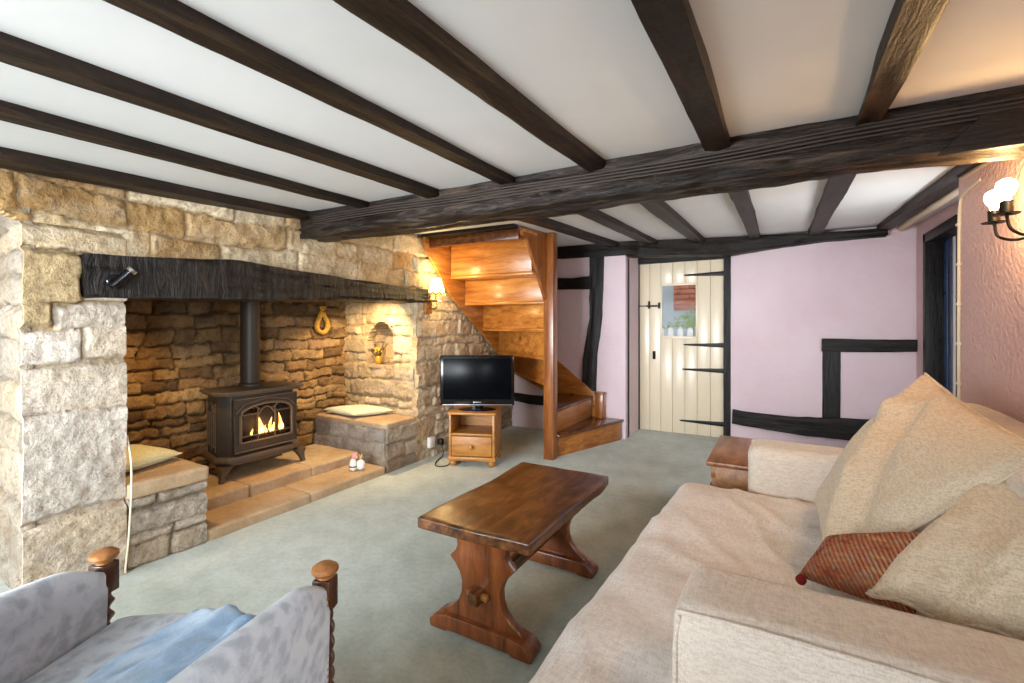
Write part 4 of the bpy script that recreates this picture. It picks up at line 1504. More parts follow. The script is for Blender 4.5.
kt = NT('knitted_wool')
wv_ = kt.n('ShaderNodeTexWave', Scale=42.0, Distortion=1.2, Detail=2.0)
wv_.inputs['Detail Scale'].default_value = 3.0
kt.l(kt.coord((0.7, 0.7, 1.0), (0.5, 0.3, 0.2)), wv_.inputs['Vector'])
n_ = kt.noise(60, 3, 0.7)
n2_ = kt.noise(12, 3, 0.6, kt.coord((1, 3, 6), (0.4, 0.2, 0.5)))
c_ = kt.ramp(n2_, [(0.34, lin('#8c3a2c')), (0.46, lin('#bf6e42')), (0.55, lin('#b0684a')), (0.66, lin('#c98d5c'))])
c_ = kt.mix(kt.ramp(n_, [(0.5, (0, 0, 0, 1)), (0.62, (0.8, 0.8, 0.8, 1))]), c_, lin('#b08a70'))
c_ = kt.mix(0.42, c_, kt.ramp(wv_.outputs[1], [(0.2, (0.35, 0.3, 0.3, 1)), (0.6, (1, 1, 1, 1))]), 'MULTIPLY')
kt.col(c_)
kt.bump(wv_.outputs[1], 0.9, 0.008)
kt.set(0.95)
cu = thing('knitted_cushion', 'small rust red chunky knitted cushion lying across the sofa seat', 'cushion', (0.2, 1.5, 0.44))
mb, rim = pillow((0.045, 1.45, 0.54), (0.27, 1.375, 0.54), (0.365, 1.53, 0.69), (0.115, 1.555, 0.615), 0.055, 36, 12, 0.05, 0.004, 0.42)
cv = obj('cover', mb, kt.m, cu, sharp=80)
obj('pompom', MB().ball((0.052, 1.435, 0.537), 0.013, 10, 8), m_plain('crimson_wool', '#8c1f24', 0.95), cv, label='crimson wool pompom')

# ------------------------------------------------------------------ pine chest behind the sofa
ch = thing('blanket_chest', 'pine blanket chest between the sofa arm and the lilac wall', 'chest', (0.0, 3.15, 0))
mb = MB().box((-0.32, 2.80, 0.03), (0.35, 3.46, 0.425), 0.004)
obj('chest_body', mb, M_CHEST, ch)
mb = MB().box((-0.345, 2.775, 0.425), (0.37, 3.485, 0.452), 0.008)
obj('lid', mb, M_CHESTLID, ch)
mb = MB().box((-0.33, 2.79, 0.0), (0.36, 3.47, 0.06), 0.006)
obj('plinth', mb, M_CHEST, ch)
for k in range(5):
    mb = MB().box((-0.3215, 2.7985, 0.08 + k * 0.07), (-0.300, 2.83, 0.11 + k * 0.07), 0.001)
    obj('dovetail', mb, M_CHESTLID, ch, label='darker dovetail joint')
mb = MB().tube([(-0.325, 2.95, 0.3), (-0.34, 2.96, 0.27), (-0.34, 3.3, 0.27), (-0.325, 3.31, 0.3)], 0.006, 8)
obj('handle', mb, M_IRON, ch)

# ------------------------------------------------------------------ stove
sv = thing('stove', 'brown black cast iron stove burning on the hearth below its flue pipe', 'stove', (-3.39, 2.08, 0.142))


def sp(y):
    """front of the stove bows slightly"""
    return -3.215 + 0.02 * (1 - ((y - 2.08) / 0.32) ** 2)


def plan(inset, xb=-3.545):
    ys_ = np.linspace(1.755 + inset, 2.405 - inset, 11)
    p = [(sp(y) - inset, y) for y in ys_]
    # canted corners
    p = [(p[0][0] - 0.075, p[0][1] - 0.0)] + [(p[0][0], p[0][1] + 0.055)] + p[2:-2] + [(p[-1][0], p[-1][1] - 0.055)] + [(p[-1][0] - 0.09, p[-1][1])]
    return p + [(xb, 2.345 - inset), (xb, 1.815 + inset)]


mb = MB().prism(plan(0.035), 0.30, 0.715, 'Z', 0.004)
obj('body', mb, M_STOVE_DK, sv)
mb = MB().prism(plan(-0.005), 0.715, 0.728, 'Z', 0.004).prism(plan(-0.022), 0.728, 0.748, 'Z', 0.006)
obj('top_plate', mb, M_STOVE, sv)
mb = MB().prism(plan(0.0), 0.262, 0.30, 'Z', 0.006).prism(plan(0.03), 0.235, 0.262, 'Z', 0.006)
obj('base_plate', mb, M_STOVE, sv)
for (x_, y_, dx, dy) in ((-3.245, 1.80, 0.02, -0.03), (-3.245, 2.36, 0.02, 0.03), (-3.50, 1.80, -0.015, -0.03), (-3.50, 2.36, -0.015, 0.03)):
    mb = MB()
    for k, (fz0, r0, fz1, r1) in enumerate([(0.142, 0.013, 0.165, 0.016), (0.165, 0.014, 0.21, 0.024), (0.21, 0.024, 0.245, 0.042)]):
        f0, f1 = 1 - (fz0 - 0.142) / 0.1, 1 - (fz1 - 0.142) / 0.1
        c0, c1 = (x_ + dx * f0, y_ + dy * f0), (x_ + dx * f1, y_ + dy * f1)
        vs_ = [(c0[0] + sx * r0, c0[1] + sy * r0, fz0) for sx, sy in ((-1, -1), (1, -1), (1, 1), (-1, 1))] + [(c1[0] + sx * r1, c1[1] + sy * r1, fz1) for sx, sy in ((-1, -1), (1, -1), (1, 1), (-1, 1))]
        mb.add(vs_, [(0, 1, 5, 4), (1, 2, 6, 5), (2, 3, 7, 6), (3, 0, 4, 7), (3, 2, 1, 0), (4, 5, 6, 7)])
    obj('leg', mb, M_STOVE, sv)
# front door with arched opening
FX = -3.205
dy0, dy1, dz0, dz1 = 1.845, 2.315, 0.325, 0.69
dmb = MB()
AY0, AY1, AZ0, AZ1, AS = 1.885, 2.275, 0.385, 0.645, 0.575


def arch(y, y0, y1, zs, zt):
    t_ = (y - (y0 + y1) / 2) / ((y1 - y0) / 2)
    return zs + (zt - zs) * math.sqrt(max(0, 1 - t_ * t_))


N_ = 24
inner = [(AY0, AZ0), (AY1, AZ0)] + [(AY1 - (AY1 - AY0) * i / N_, arch(AY1 - (AY1 - AY0) * i / N_, AY0, AY1, AS, AZ1)) for i in range(N_ + 1)]
# plate as quads between outer rectangle and the opening
yy_ = [AY0 + (AY1 - AY0) * i / N_ for i in range(N_ + 1)]


def plate(x0, x1):
    dmb.box((x0, dy0, dz0), (x1, dy1, AZ0))
    dmb.box((x0, dy0, AZ0), (x1, AY0, dz1))
    dmb.box((x0, AY1, AZ0), (x1, dy1, dz1))
    for i in range(N_):
        a, b = yy_[i], yy_[i + 1]
        za, zb = arch(a, AY0, AY1, AS, AZ1), arch(b, AY0, AY1, AS, AZ1)
        dmb.prism([(a, za), (b, zb), (b, dz1), (a, dz1)], x0, x1, 'X')


plate(FX - 0.03, FX)
dr = obj('fire_door', dmb, M_STOVE_DK, sv, smooth=False)
mb = MB()
mb.tube([(FX + 0.002, AY0, AZ0)] + [(FX + 0.002, y, arch(y, AY0, AY1, AS, AZ1)) for y in yy_] + [(FX + 0.002, AY1, AZ0)], 0.010, 8)
mb.tube([(FX + 0.002, AY0, AZ0), (FX + 0.002, AY1, AZ0)], 0.008, 8)
mb.tube([(FX, dy0, dz0), (FX, dy1, dz0), (FX, dy1, dz1), (FX, dy0, dz1)], 0.007, 8, True)
mb.tube([(FX, dy0 + 0.012, AS + 0.02), (FX, AY0 + 0.03, AS + 0.075), (FX, 2.08, dz1 - 0.012), (FX, AY1 - 0.03, AS + 0.075), (FX, dy1 - 0.012, AS + 0.02)], 0.006, 6)
obj('arched_frame', mb, M_STOVE, dr)
mb = MB()
for y_ in (2.015, 2.145):
    mb.tube([(FX - 0.006, y_, AZ0), (FX - 0.006, y_, 0.60)], 0.005, 6)
mb.tube([(FX - 0.006, 2.015, 0.56), (FX - 0.006, 2.05, 0.605), (FX - 0.006, 2.08, 0.618), (FX - 0.006, 2.11, 0.605), (FX - 0.006, 2.145, 0.56)], 0.005, 6)
mb.tube([(FX - 0.006, 1.89, 0.575), (FX - 0.006, 2.015, 0.575)], 0.005, 6)
mb.tube([(FX - 0.006, 2.145, 0.575), (FX - 0.006, 2.27, 0.575)], 0.005, 6)
mb.tube([(FX - 0.006, 2.03, 0.60), (FX - 0.006, 1.985, 0.635)], 0.005, 6)
mb.tube([(FX - 0.006, 2.13, 0.60), (FX - 0.006, 2.175, 0.635)], 0.005, 6)
mb.tube([(FX - 0.006, AY0, 0.425), (FX - 0.006, AY1, 0.425)], 0.004, 6)
obj('tracery', mb, M_STOVE, dr)
mb = MB().box((FX - 0.024, AY0, AZ0), (FX - 0.020, AY1, AZ1))
gl = NT('stove_glass')
gl.set(0.05)
gl.b.inputs['Transmission Weight'].default_value = 1.0
gl.b.inputs['IOR'].default_value = 1.1
obj('fire_glass', mb, gl.m, dr, smooth=False)
# moulded side panel facing the camera
mb = MB()
ysd = lambda x: 1.786 + 0.06 * (-3.32 - x) / 0.225
for a, b in (((-3.335, 0.33), (-3.335, 0.66)), ((-3.525, 0.33), (-3.525, 0.66)), ((-3.43, 0.33), (-3.43, 0.6)), ((-3.335, 0.36), (-3.525, 0.36)), ((-3.335, 0.6), (-3.43, 0.66)),
             ((-3.43, 0.66), (-3.525, 0.6)), ((-3.38, 0.36), (-3.38, 0.6)), ((-3.48, 0.36), (-3.48, 0.6)), ((-3.38, 0.6), (-3.43, 0.63)), ((-3.48, 0.6), (-3.43, 0.63))):
    mb.tube([(a[0], ysd(a[0]), a[1]), (b[0], ysd(b[0]), b[1])], 0.005, 6)
obj('side_tracery', mb, M_STOVE, sv)
# the stove body front is opened up by a dark firebox insert with logs and flames in front of it
mb = MB().lathe([(0.078, 0.742), (0.078, 0.765), (0.066, 0.775), (0.066, 1.97)], (-3.42, 2.085, 0), 28)
obj('flue_pipe', mb, M_STOVE_DK, sv)
rs = np.random.RandomState(2)
for k in range(6):
    y_ = 1.93 + k * 0.055
    mb = MB().tube([(-3.222 - 0.008 * (k % 2), y_ - 0.05, 0.41 + rs.uniform(0, 0.015)), (-3.224, y_, 0.415 + rs.uniform(0, 0.03)), (-3.222, y_ + 0.055, 0.41 + rs.uniform(0, 0.03))], [0.008, 0.0075, 0.007], 8)
    obj('log', mb, m_plain('charred_log', '#2e1c12', 0.9, 0, 0.4, 30) if k == 0 else bpy.data.materials['charred_log'], sv)
M_FLAME = NT('flame')
_g = M_FLAME.noise(18, 2)
M_FLAME.b.inputs['Emission Strength'].default_value = 3.0
M_FLAME.l(M_FLAME.ramp(_g, [(0.35, lin('#ff8a1c')), (0.6, lin('#ffd27a'))]), M_FLAME.b.inputs['Emission Color'])
M_FLAME.col((0, 0, 0, 1))
M_FLAME = M_FLAME.m
for (y_, h_, w_) in ((1.975, 0.05, 0.012), (2.03, 0.145, 0.020), (2.05, 0.10, 0.022), (2.078, 0.06, 0.02), (2.115, 0.11, 0.020), (2.135, 0.07, 0.018), (2.19, 0.135, 0.020), (2.208, 0.08, 0.016)):
    nn_ = 8
    pts, rr = [], []
    for i in range(nn_ + 1):
        t_ = i / nn_
        pts.append((-3.2215, y_ + 0.010 * math.sin(t_ * 5 + y_ * 40) * t_, 0.42 + h_ * t_))
        rr.append(max(0.0006, w_ * 0.6 * math.sin(PI * min(1, 0.25 + 0.75 * t_)) * (1 - 0.25 * t_)))
    obj('flame', MB().tube(pts, [min(r_, 0.011) for r_ in rr], 8), M_FLAME, sv, label='glowing orange flame')

# ------------------------------------------------------------------ things in and around the fireplace
cu = thing('bench_cushion', 'pale green flat seat pad on the stone bench beside the pale pier', 'cushion', (-3.2, 1.22, 0.42), group='seat pads on the stone benches')
mb, rim = pillow((-2.86, 0.98, 0.460), (-2.99, 1.42, 0.462), (-3.42, 1.36, 0.462), (-3.38, 0.98, 0.460), 0.042, 26, 5, 0.04, 0.003, 0.30)
cv = obj('cover', mb, M_PALEGREEN, cu, sharp=80)
obj('seam', MB().tube(rim, 0.004, 6, True), M_PALEGREEN, cv)
cu = thing('bench_cushion', 'pale cream green seat pad on the bench under the niche', 'cushion', (-3.2, 3.0, 0.40), group='seat pads on the stone benches')
mb, rim = pillow((-3.12, 2.80, 0.44), (-2.98, 3.13, 0.44), (-3.40, 3.15, 0.44), (-3.56, 2.85, 0.44), 0.036, 26, 6, 0.04, 0.003, 0.30)
cv = obj('cover', mb, m_fabric('cream_green_cotton', '#c4c2a8', '#dad8c2', 300, 0.2), cu, sharp=80)
obj('seam', MB().tube(rim, 0.004, 6, True), M_PALEGREEN, cv)

# straw loop on the fireback
lp = thing('straw_loop', 'plaited golden straw loop hanging on the stone behind the stove', 'ornament', (-3.62, 2.88, 1.24))
mb = MB()
pts = sweep([(-3.612, 2.868, 1.315), (-3.612, 2.845, 1.27), (-3.612, 2.818, 1.21), (-3.612, 2.822, 1.165), (-3.612, 2.85, 1.135), (-3.612, 2.882, 1.13), (-3.612, 2.915, 1.15),
             (-3.612, 2.935, 1.19), (-3.612, 2.925, 1.235), (-3.612, 2.90, 1.275), (-3.612, 2.882, 1.315)], 0, 7)
for ph in (0, 2.1, 4.2):
    q_ = [(p[0] + 0.013 * math.cos(i * 0.8 + ph), p[1] + 0.013 * math.sin(i * 0.8 + ph), p[2] + 0.008 * math.cos(i * 0.8 + ph + 1)) for i, p in enumerate(pts)]
    mb.tube(q_, 0.012, 6)
obj('plait', mb, M_STRAW, lp)
mb = MB()
for k in range(7):
    mb.tube([(-3.612, 2.875, 1.305), (-3.605, 2.875 + (k - 3) * 0.012, 1.37)], 0.004, 5)
mb.ball((-3.608, 2.875, 1.305), 0.016, 10, 8)
obj('tied_ends', mb, M_STRAW, lp)
mb = MB().tube([(-3.64, 2.875, 1.345), (-3.60, 2.875, 1.35)], 0.003, 6)
obj('nail', mb, M_IRON, lp)

# ornament in the niche: small vase with dried sprigs
vz = thing('dried_sprig_pot', 'small yellow pot of dark dried sprigs standing in the arched niche', 'ornament', (-3.27, 3.25, 0.83))
mb = MB().lathe([(0.022, 0.832), (0.034, 0.85), (0.038, 0.875), (0.028, 0.90), (0.022, 0.91)], (-3.27, 3.23, 0), 20)
obj('pot', mb, m_plain('mustard_glaze', '#a77f1e', 0.3), vz)
mb = MB()
rs = np.random.RandomState(9)
for k in range(11):
    a, b = rs.uniform(-0.09, 0.10), rs.uniform(-0.03, 0.03)
    zt = 0.93 + rs.uniform(0.0, 0.09)
    p = sweep([(-3.27, 3.23, 0.89), (-3.27 + a * 0.4, 3.23 + b, (0.9 + zt) / 2), (-3.27 + a, 3.23 + b, zt)], 0, 4)
    mb.tube(p, 0.0022, 5)
    for i in range(2, len(p)):
        mb.ball(tuple(p[i]), (0.006, 0.004, 0.010), 6, 4)
obj('sprigs', mb, m_plain('dried_brown', '#4a3218', 0.9), vz)
mb = MB()
for k in range(9):
    mb.ball((-3.27 + rs.uniform(-0.02, 0.04), 3.22 + rs.uniform(-0.02, 0.02), 0.955 + rs.uniform(-0.02, 0.03)), 0.012, 8, 6)
obj('dried_flower', mb, m_plain('dried_yellow', '#c9a02c', 0.9), vz)

# porcelain pig pair figure on the lower hearth
fg = thing('ceramic_figurine', 'small white and pink ceramic figurine sitting on the lower hearth slab', 'figurine', (-2.84, 2.63, 0.063), 0)
FXc, FYc, FZ = -2.87, 2.63, 0.062
mb = MB().ball((FXc + 0.02, FYc - 0.005, FZ + 0.042), (0.036, 0.034, 0.042), 18, 12)
obj('front_body', mb, M_CERAMIC, fg)
mb = MB().ball((FXc - 0.018, FYc - 0.045, FZ + 0.05), (0.03, 0.028, 0.05), 18, 12)
mb.ball((FXc - 0.018, FYc - 0.045, FZ + 0.02), (0.028, 0.026, 0.022), 16, 8)
obj('back_body', mb, M_CERAMIC, fg)
mb = MB().ball((FXc - 0.012, FYc - 0.035, FZ + 0.108), (0.026, 0.026, 0.024), 14, 10)
mb.ball((FXc + 0.008, FYc - 0.035, FZ + 0.105), (0.012, 0.012, 0.010), 10, 8)
for s_ in (-1, 1):
    mb.lathe([(0.010, 0), (0.007, 0.012), (0.001, 0.022)], (FXc - 0.014, FYc - 0.035 + s_ * 0.015, FZ + 0.124), 8)
obj('pink_head', mb, m_plain('pink_glaze', '#d9a09a', 0.25), fg, label='pink glazed head')
mb = MB().ball((FXc + 0.012, FYc + 0.004, FZ + 0.094), (0.020, 0.019, 0.019), 12, 8)
for s_ in (-1, 1):
    mb.lathe([(0.009, 0), (0.006, 0.012), (0.001, 0.02)], (FXc + 0.010, FYc + 0.004 + s_ * 0.012, FZ + 0.108), 8)
obj('cream_head', mb, m_plain('cream_brown_glaze', '#b09468', 0.3, 0, 0.4, 60), fg, label='cream and brown head')
mb = MB()
for a in range(16):
    th = a / 16 * 2 * PI
    mb.ball((FXc - 0.018 + 0.030 * math.cos(th), FYc - 0.045 + 0.028 * math.sin(th), FZ + 0.035), 0.006, 6, 5)
obj('dark_band', mb, m_plain('green_black_glaze', '#2c3a30', 0.3), fg, label='dark green band')

# white flex running down beside the pier
pts = sweep([(-2.77, 1.072, 0.66), (-2.735, 1.075, 0.55), (-2.722, 1.072, 0.42), (-2.715, 1.065, 0.30), (-2.712, 1.055, 0.15), (-2.705, 1.04, 0.02)], 0, 8)
tag(obj('flex', MB().tube(pts, 0.0045, 8), M_OFFWIRE), 'white flex hanging down beside the pale pier and bench', 'cable')
pts = sweep([(-3.2, 0.62, 0.012), (-3.0, 0.66, 0.008), (-2.85, 0.665, 0.008), (-2.72, 0.64, 0.008), (-2.60, 0.60, 0.006)], 0, 8)
tag(obj('flex', MB().tube(pts, 0.006, 8), M_OFFWIRE), 'white flex lying on carpet at the foot of the pale pier', 'cable')
# hook of old cable loop at bench
# spotlight on the lintel
sl = thing('spotlight', 'small chrome tube spotlight fixed on the black lintel', 'spotlight', (-2.70, 1.02, 1.43))
mb = MB().lathe([(0.038, 0), (0.038, 0.010), (0.026, 0.016)], (0, 0, 0), 20, Matrix.Translation((-2.708, 1.005, 1.405)) @ Matrix.Rotation(PI / 2, 4, 'Y'))
obj('mounting_plate', mb, M_BLACKPL, sl)
dv_ = Vector((0.25, 0.62, 0.75)).normalized()
Mr = Matrix.Translation((-2.680, 0.995, 1.392)) @ dv_.to_track_quat('Z', 'Y').to_matrix().to_4x4()
mb = MB().lathe([(0.015, -0.02), (0.019, -0.015), (0.019, 0.02), (0.021, 0.07), (0.023, 0.095), (0.014, 0.098)], (0, 0, 0), 20, Mr)
obj('lamp_tube', mb, m_plain('dark_chrome', '#3a3a3c', 0.18, 0.95, 0.05), sl)
mb = MB().lathe([(0.0235, 0.078), (0.0235, 0.094)], (0, 0, 0), 20, Mr)
obj('chrome_ring', mb, m_plain('chrome', '#d8d8d8', 0.1, 1.0, 0.02), sl, label='bright chrome ring')

# ------------------------------------------------------------------ little wall lamp by the lintel end
wl_ = thing('wall_lamp', 'small lit wall lamp with cream shade at the end of the lintel', 'lamp', (-2.66, 3.30, 1.40))
LX, LY = -2.64, 3.305
mb = MB().lathe([(0.072, 1.485), (0.066, 1.52), (0.052, 1.57), (0.040, 1.615)], (LX, LY, 0), 24)
sh = NT('lit_cream_shade')
sh.col(lin('#f4e2b8'))
sh.b.inputs['Emission Color'].default_value = lin('#ffdf9a')
sh.b.inputs['Emission Strength'].default_value = 3.2
vsh = obj('lamp_shade', mb, sh.m, wl_)
mb = MB()
pts = []
for i in range(48):
    a = 2 * PI * i / 48
    pts.append((LX + 0.073 * math.cos(a), LY + 0.073 * math.sin(a), 1.478 + 0.007 * math.sin(a * 8)))
mb.tube(pts, 0.007, 6, True)
obj('shade_trim', mb, m_plain('mustard_trim', '#a8801e', 0.8), vsh)
mb = MB().tube(sweep([(-2.745, LY, 1.38), (-2.70, LY, 1.345), (LX, LY, 1.36), (LX, LY, 1.44)], 0), 0.007, 8)
mb.lathe([(0.012, 1.40), (0.013, 1.47)], (LX, LY, 0), 12)
obj('bracket_arm', mb, M_BRASS, wl_)
mb = MB().box((-2.755, LY - 0.045, 1.30), (-2.725, LY + 0.045, 1.44), 0.006)
obj('wall_plate', mb, M_CHEST, wl_)
mb = MB().box((-2.73, LY - 0.06, 1.405), (LX + 0.03, LY + 0.06, 1.418), 0.004)
obj('shelf_bracket', mb, M_TURNED, wl_)
point('wall_lamp_bulb_light', (LX + 0.01, LY, 1.66), 2.4, (1.0, 0.70, 0.30), 0.04)
point('wall_lamp_down_light', (LX + 0.07, LY + 0.06, 1.44), 2.6, (1.0, 0.70, 0.30), 0.03)

# ------------------------------------------------------------------ candle sconce on the right wall
sc = thing('wall_sconce', 'black iron candle wall light with glowing bulbs on the roughcast wall', 'wall light', (0.79, 2.28, 1.6))
SX, SY, SZ = 0.79, 2.20, 1.555
mb = MB().lathe([(0.055, 0), (0.055, 0.006), (0.04, 0.014), (0.012, 0.02)], (0, 0, 0), 24, Matrix.Translation((SX + 0.01, SY, SZ)) @ Matrix.Rotation(-PI / 2, 4, 'Y'))
obj('wall_plate', mb, M_IRON, sc)
M_BULB = m_emit('lit_bulb', '#ffcf8c', 105)
for k, (bx, by) in enumerate(((0.688, 2.365), (0.670, 2.20), (0.70, 2.05))):
    zb = 1.573
    mb = MB().tube(sweep([(SX - 0.01, SY, SZ), ((SX + bx) / 2, (SY + by) / 2, SZ - 0.055), (bx + 0.012, by - 0.005, SZ - 0.035), (bx, by, zb)], 0, 10), 0.005, 8)
    ar = obj('arm', mb, M_IRON, sc)
    mb = MB().lathe([(0.034, zb), (0.036, zb + 0.003), (0.012, zb + 0.002)], (bx, by, 0), 20)
    obj('drip_pan', mb, M_IRON, ar)
    mb = MB().lathe([(0.017, zb), (0.018, zb + 0.045)], (bx, by, 0), 16)
    obj('candle_sleeve', mb, M_IRON, ar)
    mb = MB().lathe([(0.010, zb + 0.045), (0.012, zb + 0.058), (0.023, zb + 0.075), (0.028, zb + 0.092), (0.023, zb + 0.110), (0.008, zb + 0.120)], (bx, by, 0), 20)
    obj('bulb', mb, M_BULB, sc)

# fireplace down-lights tucked behind the lintel
spot('niche_light', (-3.0, 2.80, 1.44), (-3.22, 3.14, 0.6), 42, (1.0, 0.72, 0.38), 130, 0.7)
spot('bench_light', (-3.1, 1.25, 1.40), (-3.5, 1.30, 0.3), 18, (1.0, 0.62, 0.24), 100, 0.7)
point('fire_glow', (-3.12, 2.08, 0.47), 0.8, (1.0, 0.45, 0.12), 0.06)

# ------------------------------------------------------------------ armchair with turned posts
fd = Vector((-0.388, 0.922, 0)).normalized()
rd = Vector((fd.y, -fd.x, 0))
PL_, PR_ = Vector((-1.505, 0.525, 0)), Vector((-0.935, 0.766, 0))
am = (PL_ + PR_) / 2
ANG = math.atan2(rd.y, rd.x)
ac = thing('armchair', 'grey blue damask armchair with barley twist posts in front of the fireplace', 'armchair', (am.x, am.y, 0), ANG)
hw = (PR_ - PL_).length / 2
dm = NT('grey_blue_damask')
vo = dm.n('ShaderNodeTexVoronoi', Scale=30.0, _feature='SMOOTH_F1')
dm.l(dm.coord((1, 1, 1)), vo.inputs['Vector'])
nn = dm.noise(30, 4, 0.6, None, 1.5)
pat = dm.mix(0.5, vo.outputs[0], nn)
c_ = dm.ramp(pat, [(0.36, lin('#a8b1be')), (0.45, lin('#bcc5d1')), (0.53, lin('#c9d1dc'))])
dm.col(c_)
dm.bump(dm.noise(350, 2), 0.25, 0.004)
dm.set(0.85)
dm.b.inputs['Sheen Weight'].default_value = 0.3
M_DAMASK = dm.m
# local frame: x right, y forwards (towards the fireplace), posts at y = 0
for s_ in (-1, 1):
    n1, n2 = 26, 28
    vs_, fs_ = [], []
    vna = VN(60 + s_)
    for i in range(n1 + 1):
        t_ = i / n1
        y_ = -0.022 - 0.62 * t_
        ztop = (0.615 + 0.03 * math.sin(min(1, t_ * 6) * PI / 2) - 0.03) + 0.075 * t_
        wid_ = 0.027 + 0.010 * min(1, t_ * 1.6)
        for j in range(n2):
            a = 2 * PI * j / n2
            cx_, cz_ = math.cos(a), math.sin(a)
            ee = 0.55
            px = wid_ * math.copysign(abs(cx_) ** ee, cx_)
            if cz_ >= 0:
                pz = ztop - 0.06 + 0.06 * abs(cz_) ** 0.9
                px = wid_ * math.copysign(abs(cx_) ** 0.7, cx_) * 1.02
            else:
                pz = ztop - 0.06 - (ztop - 0.06 - 0.12) * abs(cz_) ** 0.45
                px *= 0.86
            k_ = 0.005 * float(vna(np.array([y_ * 3]), np.array([a]), 2.0, 2)[0])
            vs_.append((s_ * (hw - 0.018) + px + k_, y_, pz + k_))
    for i in range(n1):
        for j in range(n2):
            k2 = (j + 1) % n2
            fs_.append((i * n2 + j, i * n2 + k2, (i + 1) * n2 + k2, (i + 1) * n2 + j))
    fs_.append(tuple(range(n2)))
    fs_.append(tuple(n1 * n2 + j for j in range(n2)))
    mb = MB().add(vs_, fs_)
    ar = obj('arm', mb, M_DAMASK, ac, world=False, sharp=70)
    mb = MB()
    for k in range(27):
        mb.ball((s_ * (hw + 0.006), -0.026, 0.13 + k * 0.0165), 0.0042, 8, 6)
    obj('upholstery_stud', mb, M_BRASS, ar, world=False)
    # post: square blocks, barley twist shaft, finial
    px0 = s_ * (hw - 0.012)
    mb = MB().box((px0 - 0.022, -0.022, 0.52), (px0 + 0.022, 0.022, 0.595), 0.003)
    mb.box((px0 - 0.022, -0.022, 0.10), (px0 + 0.022, 0.022, 0.21), 0.003)
    mb.lathe([(0.020, 0), (0.024, 0.03), (0.016, 0.06), (0.021, 0.085), (0.021, 0.10)], (px0, 0, 0), 18)
    nz, ns = 70, 20
    vs_, fs_ = [], []
    for i in range(nz + 1):
        z_ = 0.21 + 0.31 * i / nz
        ph = s_ * 2 * PI * i / nz * 4.2
        for j in range(ns):
            a = 2 * PI * j / ns
            r_ = 0.0165 + 0.0055 * math.cos(2 * (a - ph))
            e_ = min(1, min(i, nz - i) / 5)
            r_ = 0.016 + (r_ - 0.016) * e_
            vs_.append((px0 + r_ * math.cos(a), r_ * math.sin(a), z_))
    for i in range(nz):
        for j in range(ns):
            k2 = (j + 1) % ns
            fs_.append((i * ns + j, i * ns + k2, (i + 1) * ns + k2, (i + 1) * ns + j))
    mb.add(vs_, fs_)
    po = obj('twist_post', mb, M_TURNED, ac, world=False)
    mb = MB().lathe([(0.018, 0.595), (0.014, 0.600), (0.026, 0.604), (0.031, 0.612), (0.030, 0.620), (0.020, 0.627), (0.004, 0.629)], (px0, 0, 0), 22)
    obj('finial', mb, M_FINIAL, po, world=False, label='polished pale wooden finial')
    mb = MB().lathe([(0.018, 0), (0.02, 0.03), (0.024, 0.10), (0.022, 0.2)], (s_ * (hw - 0.05), -0.62, 0), 14)
    obj('rear_leg', mb, M_TURNED, ac, world=False)
vna = VN(64)


def seat_d(p):
    k = np.zeros_like(p)
    tp = np.clip((p[:, 2] - 0.38) / 0.07, 0, 1)
    k[:, 2] = tp * (0.022 * (1 - (p[:, 0] / 0.24) ** 2) + 0.012 * vna(p[:, 0], p[:, 1], 5, 3))
    k[:, 1] = 0.01 * vna(p[:, 0] + 3, p[:, 2], 5, 2)
    return k


mb = softbox((-hw + 0.03, -0.62, 0.30), (hw - 0.03, 0.025, 0.468), 0.05, 34, seat_d)
obj('seat', mb, M_DAMASK, ac, world=False, sharp=80)
mb = MB().box((-hw + 0.01, -0.018, 0.17), (hw - 0.01, 0.018, 0.30), 0.006)
obj('front_rail', mb, M_DAMASK, ac, world=False)
mb = MB().box((-hw + 0.02, -0.64, 0.12), (hw - 0.02, -0.02, 0.31), 0.01)
obj('seat_box', mb, M_DAMASK, ac, world=False)
mb = MB().prism([(-0.60, 0.25), (-0.70, 0.25), (-0.82, 0.84), (-0.78, 0.88), (-0.72, 0.86)], -hw + 0.03, hw - 0.03, 'X', 0.03)
obj('backrest', mb, M_DAMASK, ac, world=False, sharp=50)
mb = MB().tube([(-hw + 0.02, 0, 0.055), (hw - 0.02, 0, 0.055)], 0.012, 10)
obj('stretcher', mb, M_TURNED, ac, world=False)

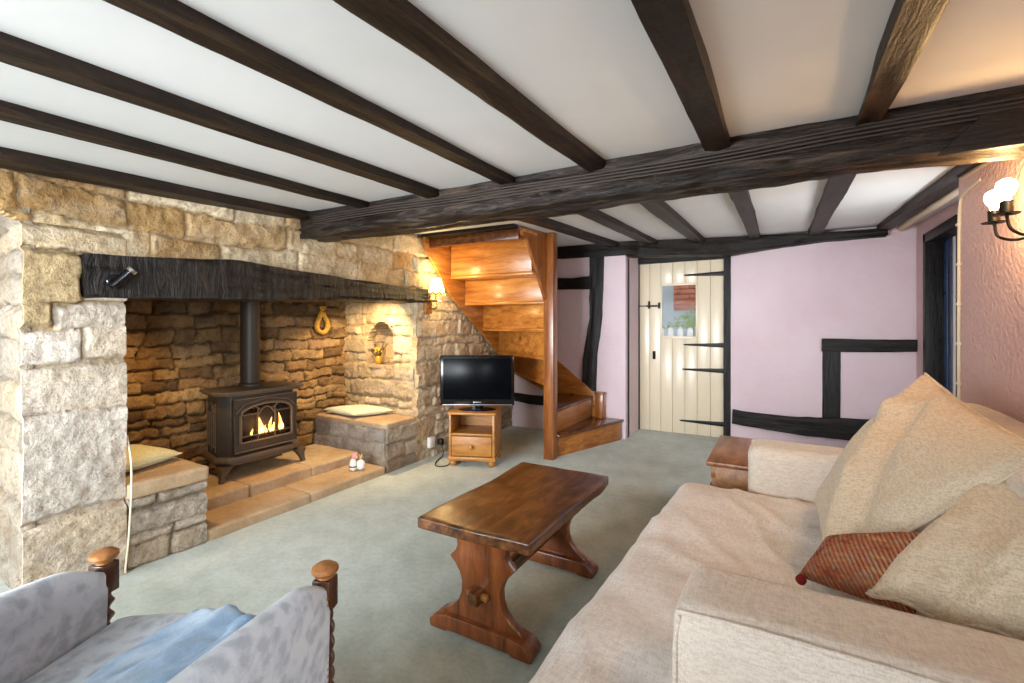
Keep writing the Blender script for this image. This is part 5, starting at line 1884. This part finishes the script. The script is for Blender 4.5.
# denim blue throw thrown over the seat
th = NT('washed_denim')
nz_ = th.noise(420, 2, 0.7)
nl_ = th.noise(7, 5, 0.65)
c_ = th.ramp(nl_, [(0.3, lin('#90adca')), (0.5, lin('#b4cae0')), (0.7, lin('#d2dfea'))])
c_ = th.mix(0.5, c_, th.ramp(nz_, [(0.35, (0.7, 0.72, 0.78, 1)), (0.6, (1, 1, 1, 1))]), 'MULTIPLY')
th.col(c_)
th.bump(nz_, 0.3, 0.004)
th.set(0.95)
nu, nv = 80, 80
A, B = np.meshgrid(np.linspace(0, 1, nu), np.linspace(0, 1, nv))
A, B = A.ravel(), B.ravel()
vnd, vne = VN(90), VN(91)
xx = -0.03 + 0.275 * A - 0.10 * B * (1 - A) + 0.015 * vnd(A, B, 4, 2)
yy = 0.0 - 0.58 * B + 0.02 * vnd(A + 4, B + 1, 3, 2) - 0.03 * A
base_z = 0.462 + 0.022 * (1 - (xx / 0.24) ** 2)
zz = base_z + 0.014 + 0.020 * np.abs(vne(A * 1.0 + 0.5 * B, B * 0.3, 7, 2)) + 0.010 * vne(A + 0.5 * B + 5, B * 0.4, 16, 2)
zz += 0.012 * np.exp(-((A - 0.72 - 0.15 * B) / 0.06) ** 2) + 0.014 * np.exp(-((A - 0.35 + 0.1 * B) / 0.07) ** 2)
edge = np.minimum(np.minimum(A, 1 - A), np.minimum(B, 1 - B))
zz -= 0.016 * np.clip(1 - edge / 0.03, 0, 1)
idx = np.arange(nu * nv).reshape(nv, nu)
q = np.stack([idx[:-1, :-1], idx[:-1, 1:], idx[1:, 1:], idx[1:, :-1]], -1).reshape(-1, 4)
Mx = FRAMES['armchair']
P = [Mx @ Vector((a, b, c)) for a, b, c in zip(xx, yy, zz)]
mb = MB()
mb.add(P, q.tolist())
tw_ = obj('throw_blanket', mb, th.m, sharp=180)
sol = tw_.modifiers.new('thickness', 'SOLIDIFY')
sol.thickness = 0.006
sol.offset = 1
tag(tw_, 'crumpled washed denim blue throw lying on the armchair seat', 'throw')
